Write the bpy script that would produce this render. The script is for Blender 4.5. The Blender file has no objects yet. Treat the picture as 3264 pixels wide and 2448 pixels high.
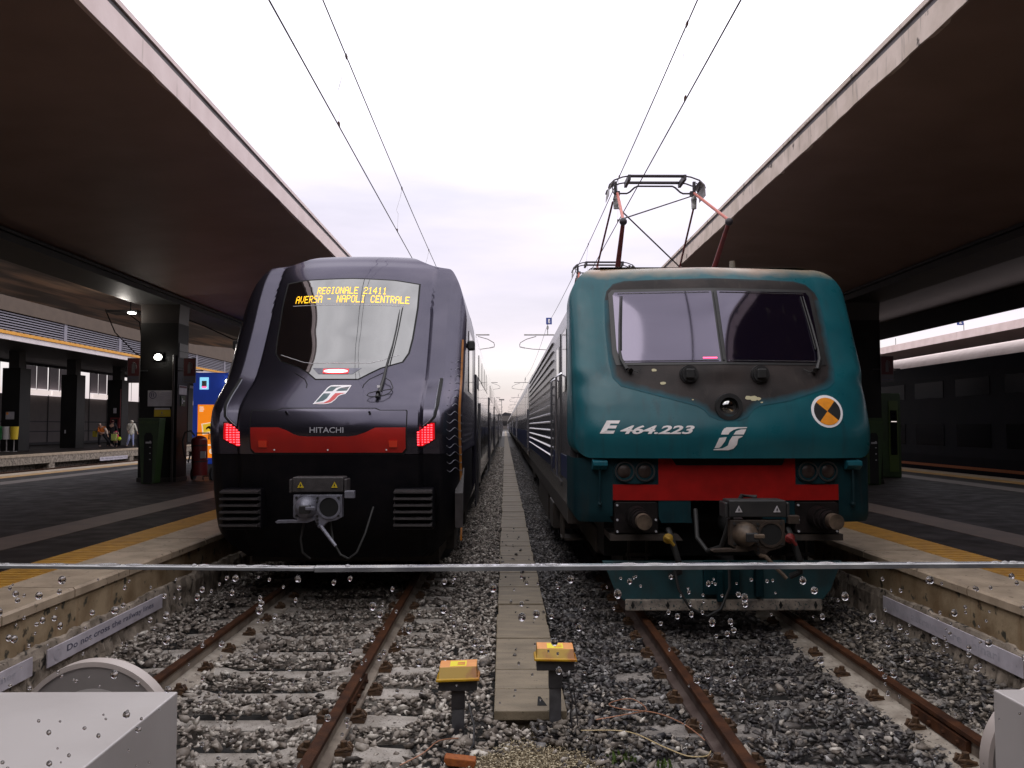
import bpy, bmesh, math, random
import numpy as np
from mathutils import Vector, Matrix
from mathutils.geometry import tessellate_polygon
R = math.radians
random.seed(7); rng = np.random.default_rng(11)
scene = bpy.context.scene
COL = scene.collection
# ---------------------------------------------------------------- camera
cam = bpy.data.cameras.new("camera"); co = bpy.data.objects.new("camera", cam); COL.objects.link(co)
co.location = (0, 0, 1.9); co.rotation_euler = (R(92.89), 0, R(-0.48))
cam.sensor_width = 36; cam.lens = 29.13; cam.clip_start = .05; cam.clip_end = 3000
scene.camera = co
# ---------------------------------------------------------------- sky, sun, exposure
SUN_EL, SUN_AZ = R(52), R(30)
w = bpy.data.worlds.new("World"); scene.world = w; w.use_nodes = True
nt = w.node_tree; N = nt.nodes; Lk = nt.links
for n in list(N): N.remove(n)
out = N.new('ShaderNodeOutputWorld'); bgs = N.new('ShaderNodeBackground'); bgc = N.new('ShaderNodeBackground'); add = N.new('ShaderNodeAddShader')
sky = N.new('ShaderNodeTexSky'); sky.sky_type = 'NISHITA'; sky.sun_disc = False; sky.sun_elevation = SUN_EL; sky.sun_rotation = SUN_AZ
Lk.new(sky.outputs[0], bgs.inputs[0]); bgs.inputs[1].default_value = 0.05
tc = N.new('ShaderNodeTexCoord'); sep = N.new('ShaderNodeSeparateXYZ'); Lk.new(tc.outputs['Generated'], sep.inputs[0])
# overcast cloud layer: brighter overhead, lilac-grey banks low down
ramp = N.new('ShaderNodeValToRGB'); Lk.new(sep.outputs['Z'], ramp.inputs[0])
cr = ramp.color_ramp
cr.elements[0].position = 0.0; cr.elements[0].color = (.42, .36, .40, 1)
cr.elements[1].position = 1.0; cr.elements[1].color = (1.75, 1.68, 1.70, 1)
for p, c in ((.03, (.50, .41, .47)), (.067, (.68, .58, .59)), (.105, (.62, .50, .545)), (.17, (.67, .55, .59)), (.23, (.77, .65, .69)), (.31, (.97, .86, .90)), (.42, (1.35, 1.26, 1.32)), (.6, (1.8, 1.72, 1.74))):
    e = cr.elements.new(p); e.color = (*c, 1)
mp = N.new('ShaderNodeMapping'); mp.inputs['Scale'].default_value = (2.0, 2.0, 11.0); Lk.new(tc.outputs['Generated'], mp.inputs[0])
nz = N.new('ShaderNodeTexNoise'); nz.inputs['Scale'].default_value = 1.6; nz.inputs['Detail'].default_value = 7; nz.inputs['Roughness'].default_value = .5
Lk.new(mp.outputs[0], nz.inputs[0])
mr = N.new('ShaderNodeMapRange'); mr.inputs[1].default_value = .3; mr.inputs[2].default_value = .7; mr.inputs[3].default_value = .84; mr.inputs[4].default_value = 1.2
Lk.new(nz.outputs[0], mr.inputs[0])
mul = N.new('ShaderNodeVectorMath'); mul.operation = 'SCALE'; Lk.new(ramp.outputs[0], mul.inputs[0]); Lk.new(mr.outputs[0], mul.inputs['Scale'])
Lk.new(mul.outputs[0], bgc.inputs[0]); bgc.inputs[1].default_value = 1.0
Lk.new(bgs.outputs[0], add.inputs[0]); Lk.new(bgc.outputs[0], add.inputs[1]); Lk.new(add.outputs[0], out.inputs[0])
sl = bpy.data.lights.new("sun", 'SUN'); sl.energy = .5; sl.angle = R(30); sl.color = (1, .95, .9)
so = bpy.data.objects.new("sun", sl); COL.objects.link(so); so.rotation_euler = (R(38), 0, R(-30)); so.location = (0, 0, 30)
vs = scene.view_settings; vs.view_transform = 'Standard'; vs.look = 'None'; vs.exposure = 0.0; vs.gamma = 1.0

# ---------------------------------------------------------------- materials
MATS = {}
def mat(name, c, c2=None, sc=6, rough=.5, metal=0, bump=0, bsc=40, coat=0, ior=None, emit=0, streak=None, rvar=0, zdirt=None, edge=None, island=None, aniso=(1, 1, 1), lo=.35, hi=.65, speck=None):
    m = bpy.data.materials.new(name); m.use_nodes = True; t = m.node_tree; n = t.nodes; l = t.links
    b = n['Principled BSDF']; b.inputs['Roughness'].default_value = rough; b.inputs['Metallic'].default_value = metal
    if coat: b.inputs['Coat Weight'].default_value = coat; b.inputs['Coat Roughness'].default_value = .06
    if ior: b.inputs['IOR'].default_value = ior
    g = n.new('ShaderNodeNewGeometry')
    mpn = n.new('ShaderNodeMapping'); mpn.inputs['Scale'].default_value = aniso; l.new(g.outputs['Position'], mpn.inputs[0])
    col = None
    def rgb(x):
        q = n.new('ShaderNodeRGB'); q.outputs[0].default_value = (*x, 1); return q.outputs[0]
    def mix(f, a, bb):
        q = n.new('ShaderNodeMix'); q.data_type = 'RGBA'
        l.new(f, q.inputs['Factor']); l.new(a, q.inputs[6]); l.new(bb, q.inputs[7]); return q.outputs[2]
    def noise(s, vec, det=5):
        q = n.new('ShaderNodeTexNoise'); q.inputs['Scale'].default_value = s; q.inputs['Detail'].default_value = det
        l.new(vec, q.inputs['Vector']); return q.outputs[0]
    def mrange(x, a, bb, c_=0, d=1):
        q = n.new('ShaderNodeMapRange'); q.inputs[1].default_value = a; q.inputs[2].default_value = bb; q.inputs[3].default_value = c_; q.inputs[4].default_value = d
        l.new(x, q.inputs[0]); return q.outputs[0]
    col = rgb(c)
    if island:
        rp = n.new('ShaderNodeValToRGB'); l.new(g.outputs['Random Per Island'], rp.inputs[0])
        rp.color_ramp.elements[0].color = (*island[0][1], 1); rp.color_ramp.elements[0].position = island[0][0]
        rp.color_ramp.elements[1].color = (*island[-1][1], 1); rp.color_ramp.elements[1].position = island[-1][0]
        for p_, c_ in island[1:-1]:
            e_ = rp.color_ramp.elements.new(p_); e_.color = (*c_, 1)
        col = rp.outputs[0]
    if c2:
        nn = noise(sc, mpn.outputs[0]); col = mix(mrange(nn, lo, hi), col, rgb(c2))
    if speck:
        nn = noise(speck[1], g.outputs['Position'], 3); col = mix(mrange(nn, speck[2], speck[2] + .06), col, rgb(speck[0]))
    if streak:
        m2 = n.new('ShaderNodeMapping'); m2.inputs['Scale'].default_value = (14, 9, 1.3); l.new(g.outputs['Position'], m2.inputs[0])
        nn = noise(1.0, m2.outputs[0]); col = mix(mrange(nn, streak[1], streak[1] + .2, 0, streak[2] if len(streak) > 2 else .8), col, rgb(streak[0]))
    if edge:       # soot thinning out toward the outline of the patch
        at = n.new('ShaderNodeAttribute'); at.attribute_name = 'edge_d'
        a2 = n.new('ShaderNodeMath'); a2.operation = 'MULTIPLY_ADD'; l.new(noise(9, g.outputs['Position']), a2.inputs[0]); a2.inputs[1].default_value = .06; l.new(at.outputs['Fac'], a2.inputs[2])
        col = mix(mrange(a2.outputs[0], .025, .10), rgb(edge), col)
    if zdirt:      # weathering above a given height, broken up by noise
        sx = n.new('ShaderNodeSeparateXYZ'); l.new(g.outputs['Position'], sx.inputs[0])
        a_ = n.new('ShaderNodeMath'); a_.operation = 'MULTIPLY_ADD'; l.new(noise(3.5, g.outputs['Position']), a_.inputs[0]); a_.inputs[1].default_value = .22; l.new(sx.outputs[2], a_.inputs[2])
        rr = noise(1.3, g.outputs['Position'])
        col = mix(mrange(a_.outputs[0], zdirt[0], zdirt[1], 0, .85), col, mix(mrange(rr, .45, .6), rgb((.24, .19, .13)), rgb((.27, .14, .07))))
    l.new(col, b.inputs['Base Color'])
    if rvar:
        nn = noise(sc * 1.7 + 1, g.outputs['Position']); l.new(mrange(nn, .3, .7, max(.02, rough - rvar), min(1, rough + rvar)), b.inputs['Roughness'])
    if bump:
        bn = n.new('ShaderNodeBump'); bn.inputs['Strength'].default_value = bump; bn.inputs['Distance'].default_value = .01
        l.new(noise(bsc, g.outputs['Position'], 6), bn.inputs['Height']); l.new(bn.outputs[0], b.inputs['Normal'])
    if emit:
        b.inputs['Emission Color'].default_value = (*c, 1); b.inputs['Emission Strength'].default_value = emit
    MATS[name] = m; return m

def glassmat(name, tint, rough, fac, gl=(1, 1, 1)):
    m = bpy.data.materials.new(name); m.use_nodes = True; t = m.node_tree; n = t.nodes; l = t.links
    n.remove(n['Principled BSDF']); o = n['Material Output']
    tr = n.new('ShaderNodeBsdfTransparent'); tr.inputs[0].default_value = (*tint, 1)
    gg = n.new('ShaderNodeBsdfGlossy'); gg.inputs['Roughness'].default_value = rough; gg.inputs[0].default_value = (*gl, 1)
    fr = n.new('ShaderNodeFresnel'); fr.inputs[0].default_value = fac
    mx = n.new('ShaderNodeMixShader'); l.new(fr.outputs[0], mx.inputs[0]); l.new(tr.outputs[0], mx.inputs[1]); l.new(gg.outputs[0], mx.inputs[2]); l.new(mx.outputs[0], o.inputs[0])
    MATS[name] = m; return m

M = MATS
mat('navy_paint', (.066, .062, .086), (.076, .071, .095), sc=3, rough=.26, metal=.85, coat=.25)
M['navy_paint'].node_tree.nodes['Principled BSDF'].inputs['Specular Tint'].default_value = (.42, .40, .46, 1)
mat('black_skirt', (.003, .003, .005), (.006, .005, .007), sc=9, ior=1.25, rough=.5, bump=.1, bsc=60)
mat('black_satin', (.012, .012, .013), (.02, .019, .019), sc=8, rough=.5, bump=.1)
mat('black_matte', (.004, .004, .004), rough=.9)
mat('seam', (.003, .003, .003), rough=.8)
mat('train_glass', (.004, .004, .005), rough=.03, coat=1, ior=2.5)
mat('loco_glass', (.004, .003, .008), rough=.05, coat=.2, ior=1.95, streak=((.05, .045, .04), .60, .35))
M['loco_glass'].node_tree.nodes['Principled BSDF'].inputs['Specular Tint'].default_value = (.82, .74, 1.0, 1)  # lilac of the sky reflection put into the specular colour
mat('red_paint', (.42, .014, .009), (.34, .012, .010), sc=4, rough=.42)
mat('red_hook', (.75, .05, .02), rough=.4)
mat('teal_paint', (.010, .088, .116), (.008, .070, .094), sc=2.5, rough=.36, coat=.08, ior=1.35, streak=((.015, .04, .05), .56, .5), rvar=.1)
mat('teal_mask', (.008, .086, .106), (.006, .066, .084), sc=2.5, rough=.36, coat=.08, ior=1.35, streak=((.015, .04, .05), .56, .5), rvar=.1, zdirt=(3.56, 3.68))
mat('plough_teal', (.010, .055, .065), (.012, .035, .040), sc=5, rough=.55, bump=.15, streak=((.03, .03, .028), .56, .6))
mat('red_loco', (.26, .007, .006), (.19, .006, .005), sc=5, rough=.6, bump=.05, ior=1.2)
mat('buffer_dark', (.010, .007, .007), (.005, .004, .004), sc=9, ior=1.25, rough=.6, bump=.2)
mat('dark_train', (.002, .003, .006), (.005, .004, .008), sc=2, rough=.5, ior=1.12)
mat('dark_window', (.002, .002, .003), rough=.2, ior=1.15)
mat('hose_yellow', (.24, .14, .008), rough=.7); mat('hose_red', (.15, .010, .008), rough=.6)
mat('blade', (.34, .29, .24), (.10, .085, .075), sc=7, rough=.7, bump=.3, speck=((.03, .05, .05), 40, .58))
mat('fascia_white', (.85, .78, .78), (.75, .68, .68), sc=3, rough=.5)
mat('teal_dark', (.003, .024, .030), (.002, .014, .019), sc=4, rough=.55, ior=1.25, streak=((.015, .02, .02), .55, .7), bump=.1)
mat('roof_rust', (.13, .12, .095), (.17, .095, .05), sc=2.2, rough=.6, bump=.15, bsc=18)
mat('grime_mask', (.016, .013, .013), (.036, .028, .026), sc=3, rough=.6, bump=.15, bsc=90, ior=1.3, edge=(.010, .075, .10), streak=((.055, .046, .038), .58, .5))
mat('bug_splat', (.42, .38, .24), rough=.8)
mat('white_paint', (.72, .68, .68), (.62, .58, .57), sc=8, rough=.45)
mat('white_clean', (.8, .78, .8), rough=.4)
mat('grey_letter', (.35, .35, .38), rough=.4)
mat('logo_green', (.03, .075, .085), rough=.4)
mat('logo_red', (.55, .05, .05), rough=.4)
mat('orange_stripe', (.36, .13, .015), rough=.4)
mat('orange_disc', (.85, .30, .015), (.72, .26, .02), sc=20, rough=.5)
mat('coupler_grey', (.20, .20, .24), (.13, .13, .16), sc=14, rough=.42, metal=.35, bump=.2)
mat('coupler_brown', (.018, .012, .009), (.036, .023, .015), sc=10, rough=.6, metal=.1, bump=.3)
mat('cone_dirty', (.14, .10, .07), (.04, .028, .02), sc=9, rough=.5, metal=.3)
mat('rubber', (.010, .010, .010), rough=.65)
mat('bumper_dark', (.045, .040, .042), (.028, .025, .026), sc=12, rough=.5, bump=.15)
mat('yellow_warn', (.50, .36, .01), rough=.5)
mat('lamp_glass', (.045, .034, .03), (.025, .016, .014), sc=9, rough=.3, ior=1.25)
mat('chrome', (.75, .75, .72), (.3, .3, .3), sc=14, rough=.08, metal=1)
mat('silver_side', (.17, .165, .175), (.12, .115, .12), sc=2, rough=.24, metal=.55, streak=((.06, .055, .05), .56, .6))
mat('rib_metal', (.55, .55, .58), rough=.2, metal=.9)
mat('door_dark', (.010, .010, .018), (.016, .014, .022), sc=5, rough=.35)
mat('blue_band', (.012, .020, .085), (.02, .026, .06), sc=5, rough=.35)
mat('navy_side', (.022, .020, .034), (.03, .028, .042), sc=1.5, rough=.18, metal=.4, coat=1, rvar=.06)
mat('side_window', (.008, .008, .01), rough=.06, ior=1.9)
mat('frame_brown', (.016, .012, .010), (.028, .019, .014), sc=6, rough=.7, bump=.2)
mat('panto_dark', (.02, .016, .022), (.03, .022, .025), sc=10, rough=.5)
mat('panto_red', (.20, .025, .02), (.10, .02, .018), sc=10, rough=.5)
mat('panto_pink', (.42, .10, .07), rough=.5)
mat('wire', (.02, .012, .02), rough=.6)
mat('insulator', (.05, .05, .05), (.5, .5, .48), sc=14, rough=.3)
mat('steel_mast', (.30, .28, .27), (.18, .17, .16), sc=6, rough=.5, metal=.3)
mat('rust', (.080, .032, .015), (.036, .016, .010), sc=7, ior=1.2, rough=.6, bump=.4, bsc=60)
mat('ballast_far', (.20, .185, .18), (.06, .055, .055), sc=9, rough=.7, bump=.6, bsc=18)
mat('ballast_far_dark', (.085, .08, .08), (.03, .028, .03), sc=9, rough=.7, bump=.6, bsc=18)
mat('dust', (.42, .37, .31), (.25, .21, .17), sc=7, rough=.9, bump=.5, bsc=60, speck=((.08, .07, .06), 30, .64))
mat('rail_web', (.30, .25, .20), (.085, .055, .04), sc=5, rough=.85, bump=.3, bsc=50, lo=.4, hi=.75)
mat('rail_web_rust', (.10, .07, .06), (.05, .028, .022), sc=6, rough=.8, bump=.3, bsc=50)
mat('clip_rust', (.045, .024, .014), (.10, .05, .02), sc=25, rough=.7, bump=.5)
mat('sleeper', (.44, .40, .36), (.24, .21, .18), sc=5, rough=.75, bump=.5, bsc=70, speck=((.06, .05, .045), 60, .62))
mat('sleeper_dark', (.30, .27, .245), (.12, .105, .095), sc=5, rough=.7, bump=.5, bsc=70, speck=((.04, .035, .03), 60, .60))
mat('slab', (.25, .20, .135), (.17, .135, .09), sc=3, rough=.62, bump=.35, bsc=55, aniso=(1, 3, 1), speck=((.05, .045, .02), 45, .66))
mat('ballast_light', (.3, .3, .3), rough=.6, island=[(0, (.045, .037, .033)), (.25, (.115, .092, .076)), (.5, (.27, .23, .195)), (.8, (.45, .40, .35)), (1, (.70, .65, .58))], c2=(.20, .165, .13), sc=26, lo=.5, hi=.8)
mat('ballast_dark', (.1, .1, .1), rough=.5, island=[(0, (.018, .017, .021)), (.4, (.048, .041, .041)), (.72, (.115, .10, .09)), (.93, (.17, .165, .16)), (1, (.42, .40, .39))], c2=(.07, .06, .055), sc=26, lo=.5, hi=.8)
mat('ballast_tan', (.2, .2, .2), rough=.6, island=[(0, (.03, .026, .022)), (.35, (.10, .085, .072)), (.75, (.24, .205, .17)), (1, (.46, .41, .35))], c2=(.09, .07, .055), sc=26, lo=.5, hi=.8)
mat('fine_gravel', (.3, .3, .3), rough=.7, island=[(0, (.16, .12, .07)), (.5, (.36, .29, .18)), (1, (.66, .58, .42))])
mat('sand_base', (.17, .13, .08), (.10, .08, .05), sc=30, rough=.9, bump=.6, bsc=80)
mat('ground', (.045, .042, .04), (.02, .019, .018), sc=20, rough=.9, bump=1.0, bsc=30)
mat('coping', (.46, .36, .26), (.31, .24, .17), sc=4, rough=.5, bump=.2, bsc=50, speck=((.16, .12, .08), 14, .64))
mat('coping_edge', (.50, .43, .36), (.34, .28, .22), sc=6, rough=.55, bump=.2)
mat('wall_stained', (.17, .11, .055), (.36, .27, .165), sc=3.0, rough=.7, bump=.4, bsc=30, streak=((.16, .07, .02), .56, .6), speck=((.05, .045, .03), 9, .60))
mat('wall_broken', (.36, .30, .24), (.15, .12, .09), sc=7, rough=.85, bump=1.0, bsc=22, speck=((.03, .025, .02), 12, .60))
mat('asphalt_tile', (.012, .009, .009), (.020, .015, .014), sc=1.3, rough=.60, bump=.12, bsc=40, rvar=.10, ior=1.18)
mat('paving_light', (.105, .070, .053), (.07, .048, .038), sc=4, rough=.55, bump=.1)
mat('tactile', (.48, .25, .03), (.34, .17, .025), sc=8, rough=.5)
mat('soffit', (.30, .205, .175), (.25, .17, .145), sc=1.2, rough=.6, bump=.1, bsc=10)
mat('soffit_painted_sheen', (.09, .055, .038), (.60, .38, .25), sc=.9, rough=.4, metal=.2, bump=.3, bsc=1.6, aniso=(1.3, .35, 1), lo=.44, hi=.62)  # warm reflection patches painted into the sheet metal's base colour
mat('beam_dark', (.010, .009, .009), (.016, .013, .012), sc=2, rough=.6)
mat('fascia', (.82, .68, .65), (.72, .58, .55), sc=2.5, rough=.6, bump=.15, bsc=20, streak=((.22, .16, .10), .66, .7))
mat('fascia_worn', (.66, .55, .48), (.50, .41, .34), sc=3, rough=.7, bump=.3, bsc=20, streak=((.07, .055, .045), .58, .9), speck=((.09, .07, .055), 5, .64))
mat('fascia_groove', (.12, .105, .11), (.06, .05, .05), sc=4, rough=.6)
mat('pillar', (.004, .0035, .0035), (.008, .007, .006), sc=1.5, rough=.5, ior=1.3, streak=((.012, .010, .010), .58, .4))
mat('pillar_brown', (.022, .017, .015), (.03, .024, .020), sc=2, rough=.4)
mat('louvre', (.26, .25, .30), rough=.45, metal=.2)
mat('louvre_back', (.01, .008, .01), rough=.8)
mat('orange_gutter', (.85, .40, .03), (.75, .33, .03), sc=6, rough=.5)
mat('brown_wall', (.12, .085, .06), (.10, .07, .05), sc=2, rough=.7)
mat('panel_grey', (.14, .115, .11), (.12, .10, .095), sc=2, rough=.5)
mat('mullion', (.012, .010, .014), rough=.5)
mat('window_far', (.45, .40, .44), rough=.4, emit=.05)  # faint self-glow stands in for sky light through the panes
mat('lightbox', (1.0, .86, .82), rough=.5, emit=.75)
mat('green_bin', (.020, .048, .008), (.014, .032, .006), sc=5, rough=.5)
mat('lime_sign', (.05, .085, .01), rough=.5)
mat('bin_green', (.02, .22, .05), rough=.5); mat('bin_white', (.55, .52, .5), rough=.5); mat('bin_yellow', (.6, .42, .02), rough=.5)
mat('sign_white', (.42, .40, .42), (.34, .32, .33), sc=6, rough=.45)
mat('sign_plate', (.56, .52, .57), (.42, .38, .42), sc=5, rough=.5, speck=((.16, .15, .17), 12, .68))
mat('sign_text', (.05, .05, .09), (.12, .12, .17), sc=9, rough=.6)
mat('sign_text_faint', (.34, .33, .38), (.50, .47, .51), sc=12, rough=.6)
mat('ext_red', (.14, .006, .006), (.10, .006, .006), sc=6, rough=.4)
mat('sign_red', (.07, .006, .007), rough=.5); mat('sign_dim', (.10, .09, .09), rough=.5)
mat('kiosk_blue', (.015, .055, .42), (.012, .045, .34), sc=3, rough=.4, emit=.26)  # self-glow put into the blue body to brighten it
mat('kiosk_orange', (1.0, .26, .01), rough=.4, emit=.75)
mat('kiosk_screen', (.30, .75, 1.0), rough=.3, emit=.9)
mat('kiosk_yellow', (1.0, .62, .03), rough=.4, emit=.55)
mat('kiosk_pale', (1.0, .82, .6), rough=.4, emit=.6)
mat('kiosk_base', (.10, .09, .09), rough=.5)
mat('lamp_white', (1.0, 1.0, .92), rough=.3, emit=14)
mat('tube_white', (1.0, 1.0, .95), rough=.3, emit=6)
mat('led_amber', (1.0, .55, .02), rough=.3, emit=1.6)
mat('led_red', (1.0, .045, .06), rough=.3, emit=5)
mat('led_pink', (1.0, .30, .32), rough=.3, emit=6)
mat('lens_red', (.45, .004, .008), rough=.15, coat=.6, emit=.9)
mat('led_red_small', (1.0, .08, .22), rough=.3, emit=2.2)
mat('box_grey', (.50, .465, .455), (.44, .405, .395), sc=3, rough=.34, bump=.05)
mat('disc_grey', (.26, .235, .225), (.22, .20, .19), sc=5, rough=.4)
mat('disc_rim', (.46, .40, .37), rough=.45)
mat('yellow_box', (.80, .42, .005), (.62, .20, .02), sc=7, rough=.42, lo=.48, hi=.56, aniso=(.7, .7, .7))
mat('yellow_box_b', (.58, .22, .02), (.75, .38, .01), sc=6, rough=.45, lo=.48, hi=.58)
mat('lid_top_lit', (.80, .36, .10), (.72, .28, .08), sc=9, rough=.5)  # lid top made lighter, the light from above put into its colour
mat('lid_front_shaded', (.42, .25, .004), (.32, .12, .010), sc=6, rough=.35, lo=.48, hi=.56)  # lid front made darker, its shade put into the colour
mat('lid_lip', (.50, .28, .004), (.42, .15, .01), sc=6, rough=.4, lo=.5, hi=.58)
mat('yellow_label', (.85, .72, .02), rough=.5)
mat('black_post', (.02, .02, .023), (.045, .042, .045), sc=8, rough=.45, bump=.15)
mat('galv_post', (.12, .12, .13), (.05, .045, .05), sc=9, rough=.5, metal=.3, bump=.2)
mat('brick_orange', (.38, .11, .02), (.25, .07, .02), sc=30, rough=.8, bump=.5)
mat('copper_wire', (.42, .20, .12), rough=.4, metal=.3)
mat('pale_wire', (.55, .42, .22), rough=.5)
mat('weed', (.05, .10, .012), (.09, .13, .02), sc=30, rough=.6)
mat('glass_edge', (.50, .50, .50), (.26, .26, .28), sc=22, rough=.25, coat=1, aniso=(1, 1, 1))
mat('skin', (.45, .26, .18), rough=.6); mat('coat_white', (.75, .72, .60), (.62, .58, .50), sc=8, rough=.9); mat('jeans', (.36, .40, .62), rough=.9)
mat('shoe', (.4, .32, .28), rough=.8); mat('cloth_black', (.012, .011, .014), rough=.9); mat('cloth_orange', (.70, .22, .02), (.45, .08, .02), sc=14, rough=.9)
mat('cloth_cream', (.65, .52, .42), rough=.9); mat('cloth_pink', (.7, .05, .15), rough=.9); mat('cloth_lime', (.40, .45, .12), rough=.9)
mat('ball_lime', (.55, .75, .02), rough=.8); mat('cloth_maroon', (.06, .008, .012), rough=.9); mat('cloth_olive', (.3, .24, .02), rough=.9)
mat('blue_plate', (.02, .05, .25), rough=.5)
mat('plain_wall', (.10, .085, .08), (.08, .07, .065), sc=1, rough=.7)
mat('gold_rag', (.75, .45, .02), rough=.6)
glassmat('barrier_glass', (.93, .935, .94), .04, 1.35)
gm = bpy.data.materials.new('water'); gm.use_nodes = True; gb = gm.node_tree.nodes['Principled BSDF']
gb.inputs['Base Color'].default_value = (.86, .84, .84, 1); gb.inputs['Transmission Weight'].default_value = 1; gb.inputs['Roughness'].default_value = .12; gb.inputs['IOR'].default_value = 1.33; M['water'] = gm

# ---------------------------------------------------------------- scene-graph helpers
def wloc(o):
    v = Vector((0, 0, 0))
    while o is not None: v += o.location; o = o.parent
    return v
def tag(o, label=None, cat=None, group=None, kind=None):
    if label: o['label'] = label
    if cat: o['category'] = cat
    if group: o['group'] = group
    if kind: o['kind'] = kind
    return o
def thing(name, loc, label, cat, group=None):
    o = bpy.data.objects.new(name, None); o.empty_display_size = .2; COL.objects.link(o); o.location = loc
    return tag(o, label, cat, group)
def link_mesh(name, me, material, parent, smooth=False, angle=35):
    mats = material if isinstance(material, (list, tuple)) else [material]
    for m_ in mats: me.materials.append(M[m_])
    if smooth:
        me.shade_smooth(); me.set_sharp_from_angle(angle=R(angle))
    o = bpy.data.objects.new(name, me); COL.objects.link(o)
    if parent is not None: o.parent = parent
    return o
class MB:
    def __init__(s): s.v = []; s.f = []; s.mi = []; s.cur = 0
    def add(s, vs_, fs_):
        b = len(s.v); s.v += [tuple(x) for x in vs_]
        for q in fs_: s.f.append(tuple(i + b for i in q)); s.mi.append(s.cur)
        return s
    def box(s, x0, x1, y0, y1, z0, z1):
        x0, x1 = min(x0, x1), max(x0, x1); y0, y1 = min(y0, y1), max(y0, y1); z0, z1 = min(z0, z1), max(z0, z1)
        return s.add([(x0, y0, z0), (x1, y0, z0), (x1, y1, z0), (x0, y1, z0), (x0, y0, z1), (x1, y0, z1), (x1, y1, z1), (x0, y1, z1)],
                     [(0, 3, 2, 1), (4, 5, 6, 7), (0, 1, 5, 4), (1, 2, 6, 5), (2, 3, 7, 6), (3, 0, 4, 7)])
    def cyl(s, p0, p1, r0, r1=None, n=16, caps=True):
        r1 = r0 if r1 is None else r1
        p0 = Vector(p0); p1 = Vector(p1); d = (p1 - p0).normalized()
        a = d.orthogonal().normalized(); b = d.cross(a)
        vs_ = []
        for p, r in ((p0, r0), (p1, r1)):
            for i in range(n):
                t = 2 * math.pi * i / n; vs_.append(p + a * math.cos(t) * r + b * math.sin(t) * r)
        fs_ = [(i, (i + 1) % n, n + (i + 1) % n, n + i) for i in range(n)]
        if caps: fs_ += [tuple(range(n - 1, -1, -1)), tuple(range(n, 2 * n))]
        return s.add(vs_, fs_)
    def tube(s, pts, r, n=6, closed=False):
        P = [Vector(p) for p in pts]; m = len(P); vs_ = []; prev = None
        for i, p in enumerate(P):
            d = (P[min(i + 1, m - 1)] - P[max(i - 1, 0)]).normalized()
            if prev is None: a = d.orthogonal().normalized()
            else:
                a = prev - d * prev.dot(d)
                a = a.normalized() if a.length > 1e-6 else d.orthogonal().normalized()
            prev = a; b = d.cross(a); rr = r[i] if isinstance(r, (list, tuple)) else r
            for k in range(n):
                t = 2 * math.pi * k / n; vs_.append(p + (a * math.cos(t) + b * math.sin(t)) * rr)
        fs_ = []
        for i in range(m - 1):
            for k in range(n):
                fs_.append((i * n + k, i * n + (k + 1) % n, (i + 1) * n + (k + 1) % n, (i + 1) * n + k))
        fs_ += [tuple(range(n - 1, -1, -1)), tuple(range((m - 1) * n, m * n))]
        return s.add(vs_, fs_)
    def sphere(s, c, r, nu=14, nv=9, v0=-90, v1=90):
        rx, ry, rz = r if isinstance(r, (list, tuple)) else (r, r, r); vs_ = []
        for j in range(nv + 1):
            ph = R(v0 + (v1 - v0) * j / nv)
            for i in range(nu):
                t = 2 * math.pi * i / nu; vs_.append((c[0] + rx * math.cos(ph) * math.cos(t), c[1] + ry * math.cos(ph) * math.sin(t), c[2] + rz * math.sin(ph)))
        fs_ = [(j * nu + i, j * nu + (i + 1) % nu, (j + 1) * nu + (i + 1) % nu, (j + 1) * nu + i) for j in range(nv) for i in range(nu)]
        return s.add(vs_, fs_)
    def prism_y(s, poly, y0, y1):           # poly in (x,z)
        n = len(poly)
        return s.add([(x, y0, z) for x, z in poly] + [(x, y1, z) for x, z in poly],
                     [tuple(range(n)), tuple(range(2 * n - 1, n - 1, -1))] + [(i, n + i, n + (i + 1) % n, (i + 1) % n) for i in range(n)])
    def prism_x(s, poly, x0, x1):           # poly in (y,z)
        n = len(poly)
        return s.add([(x0, y, z) for y, z in poly] + [(x1, y, z) for y, z in poly],
                     [tuple(range(n)), tuple(range(2 * n - 1, n - 1, -1))] + [(i, n + i, n + (i + 1) % n, (i + 1) % n) for i in range(n)])
    def ring_y(s, c, ri, ro, y0, y1, n=40):
        vs_ = []
        for (r, y) in ((ri, y0), (ro, y0), (ro, y1), (ri, y1)):
            for i in range(n):
                t = 2 * math.pi * i / n; vs_.append((c[0] + r * math.cos(t), y, c[1] + r * math.sin(t)))
        fs_ = []
        for k in range(4):
            for i in range(n): fs_.append((k * n + i, k * n + (i + 1) % n, ((k + 1) % 4) * n + (i + 1) % n, ((k + 1) % 4) * n + i))
        return s.add(vs_, fs_)
    def build(s, name, material, parent=None, smooth=False, bevel=0, angle=35, fix=True):
        off = wloc(parent) if parent is not None else Vector((0, 0, 0))
        me = bpy.data.meshes.new(name)
        me.from_pydata([(x - off.x, y - off.y, z - off.z) for x, y, z in s.v], [], s.f); 
        if isinstance(material, (list, tuple)): me.polygons.foreach_set('material_index', s.mi)
        if fix:
            bm = bmesh.new(); bm.from_mesh(me); bmesh.ops.recalc_face_normals(bm, faces=bm.faces); bm.to_mesh(me); bm.free()
        me.update()
        o = link_mesh(name, me, material, parent, smooth, angle)
        if bevel:
            bv = o.modifiers.new('bevel', 'BEVEL'); bv.width = bevel; bv.segments = 2; bv.limit_method = 'ANGLE'
        return o
def copy_tree(o, parent=None):
    c = o.copy(); COL.objects.link(c); c.parent = parent
    for ch in [q for q in KIDS(o)]: copy_tree(ch, c)
    return c
def KIDS(o): return [q for q in list(bpy.data.objects) if q.parent == o]
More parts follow.
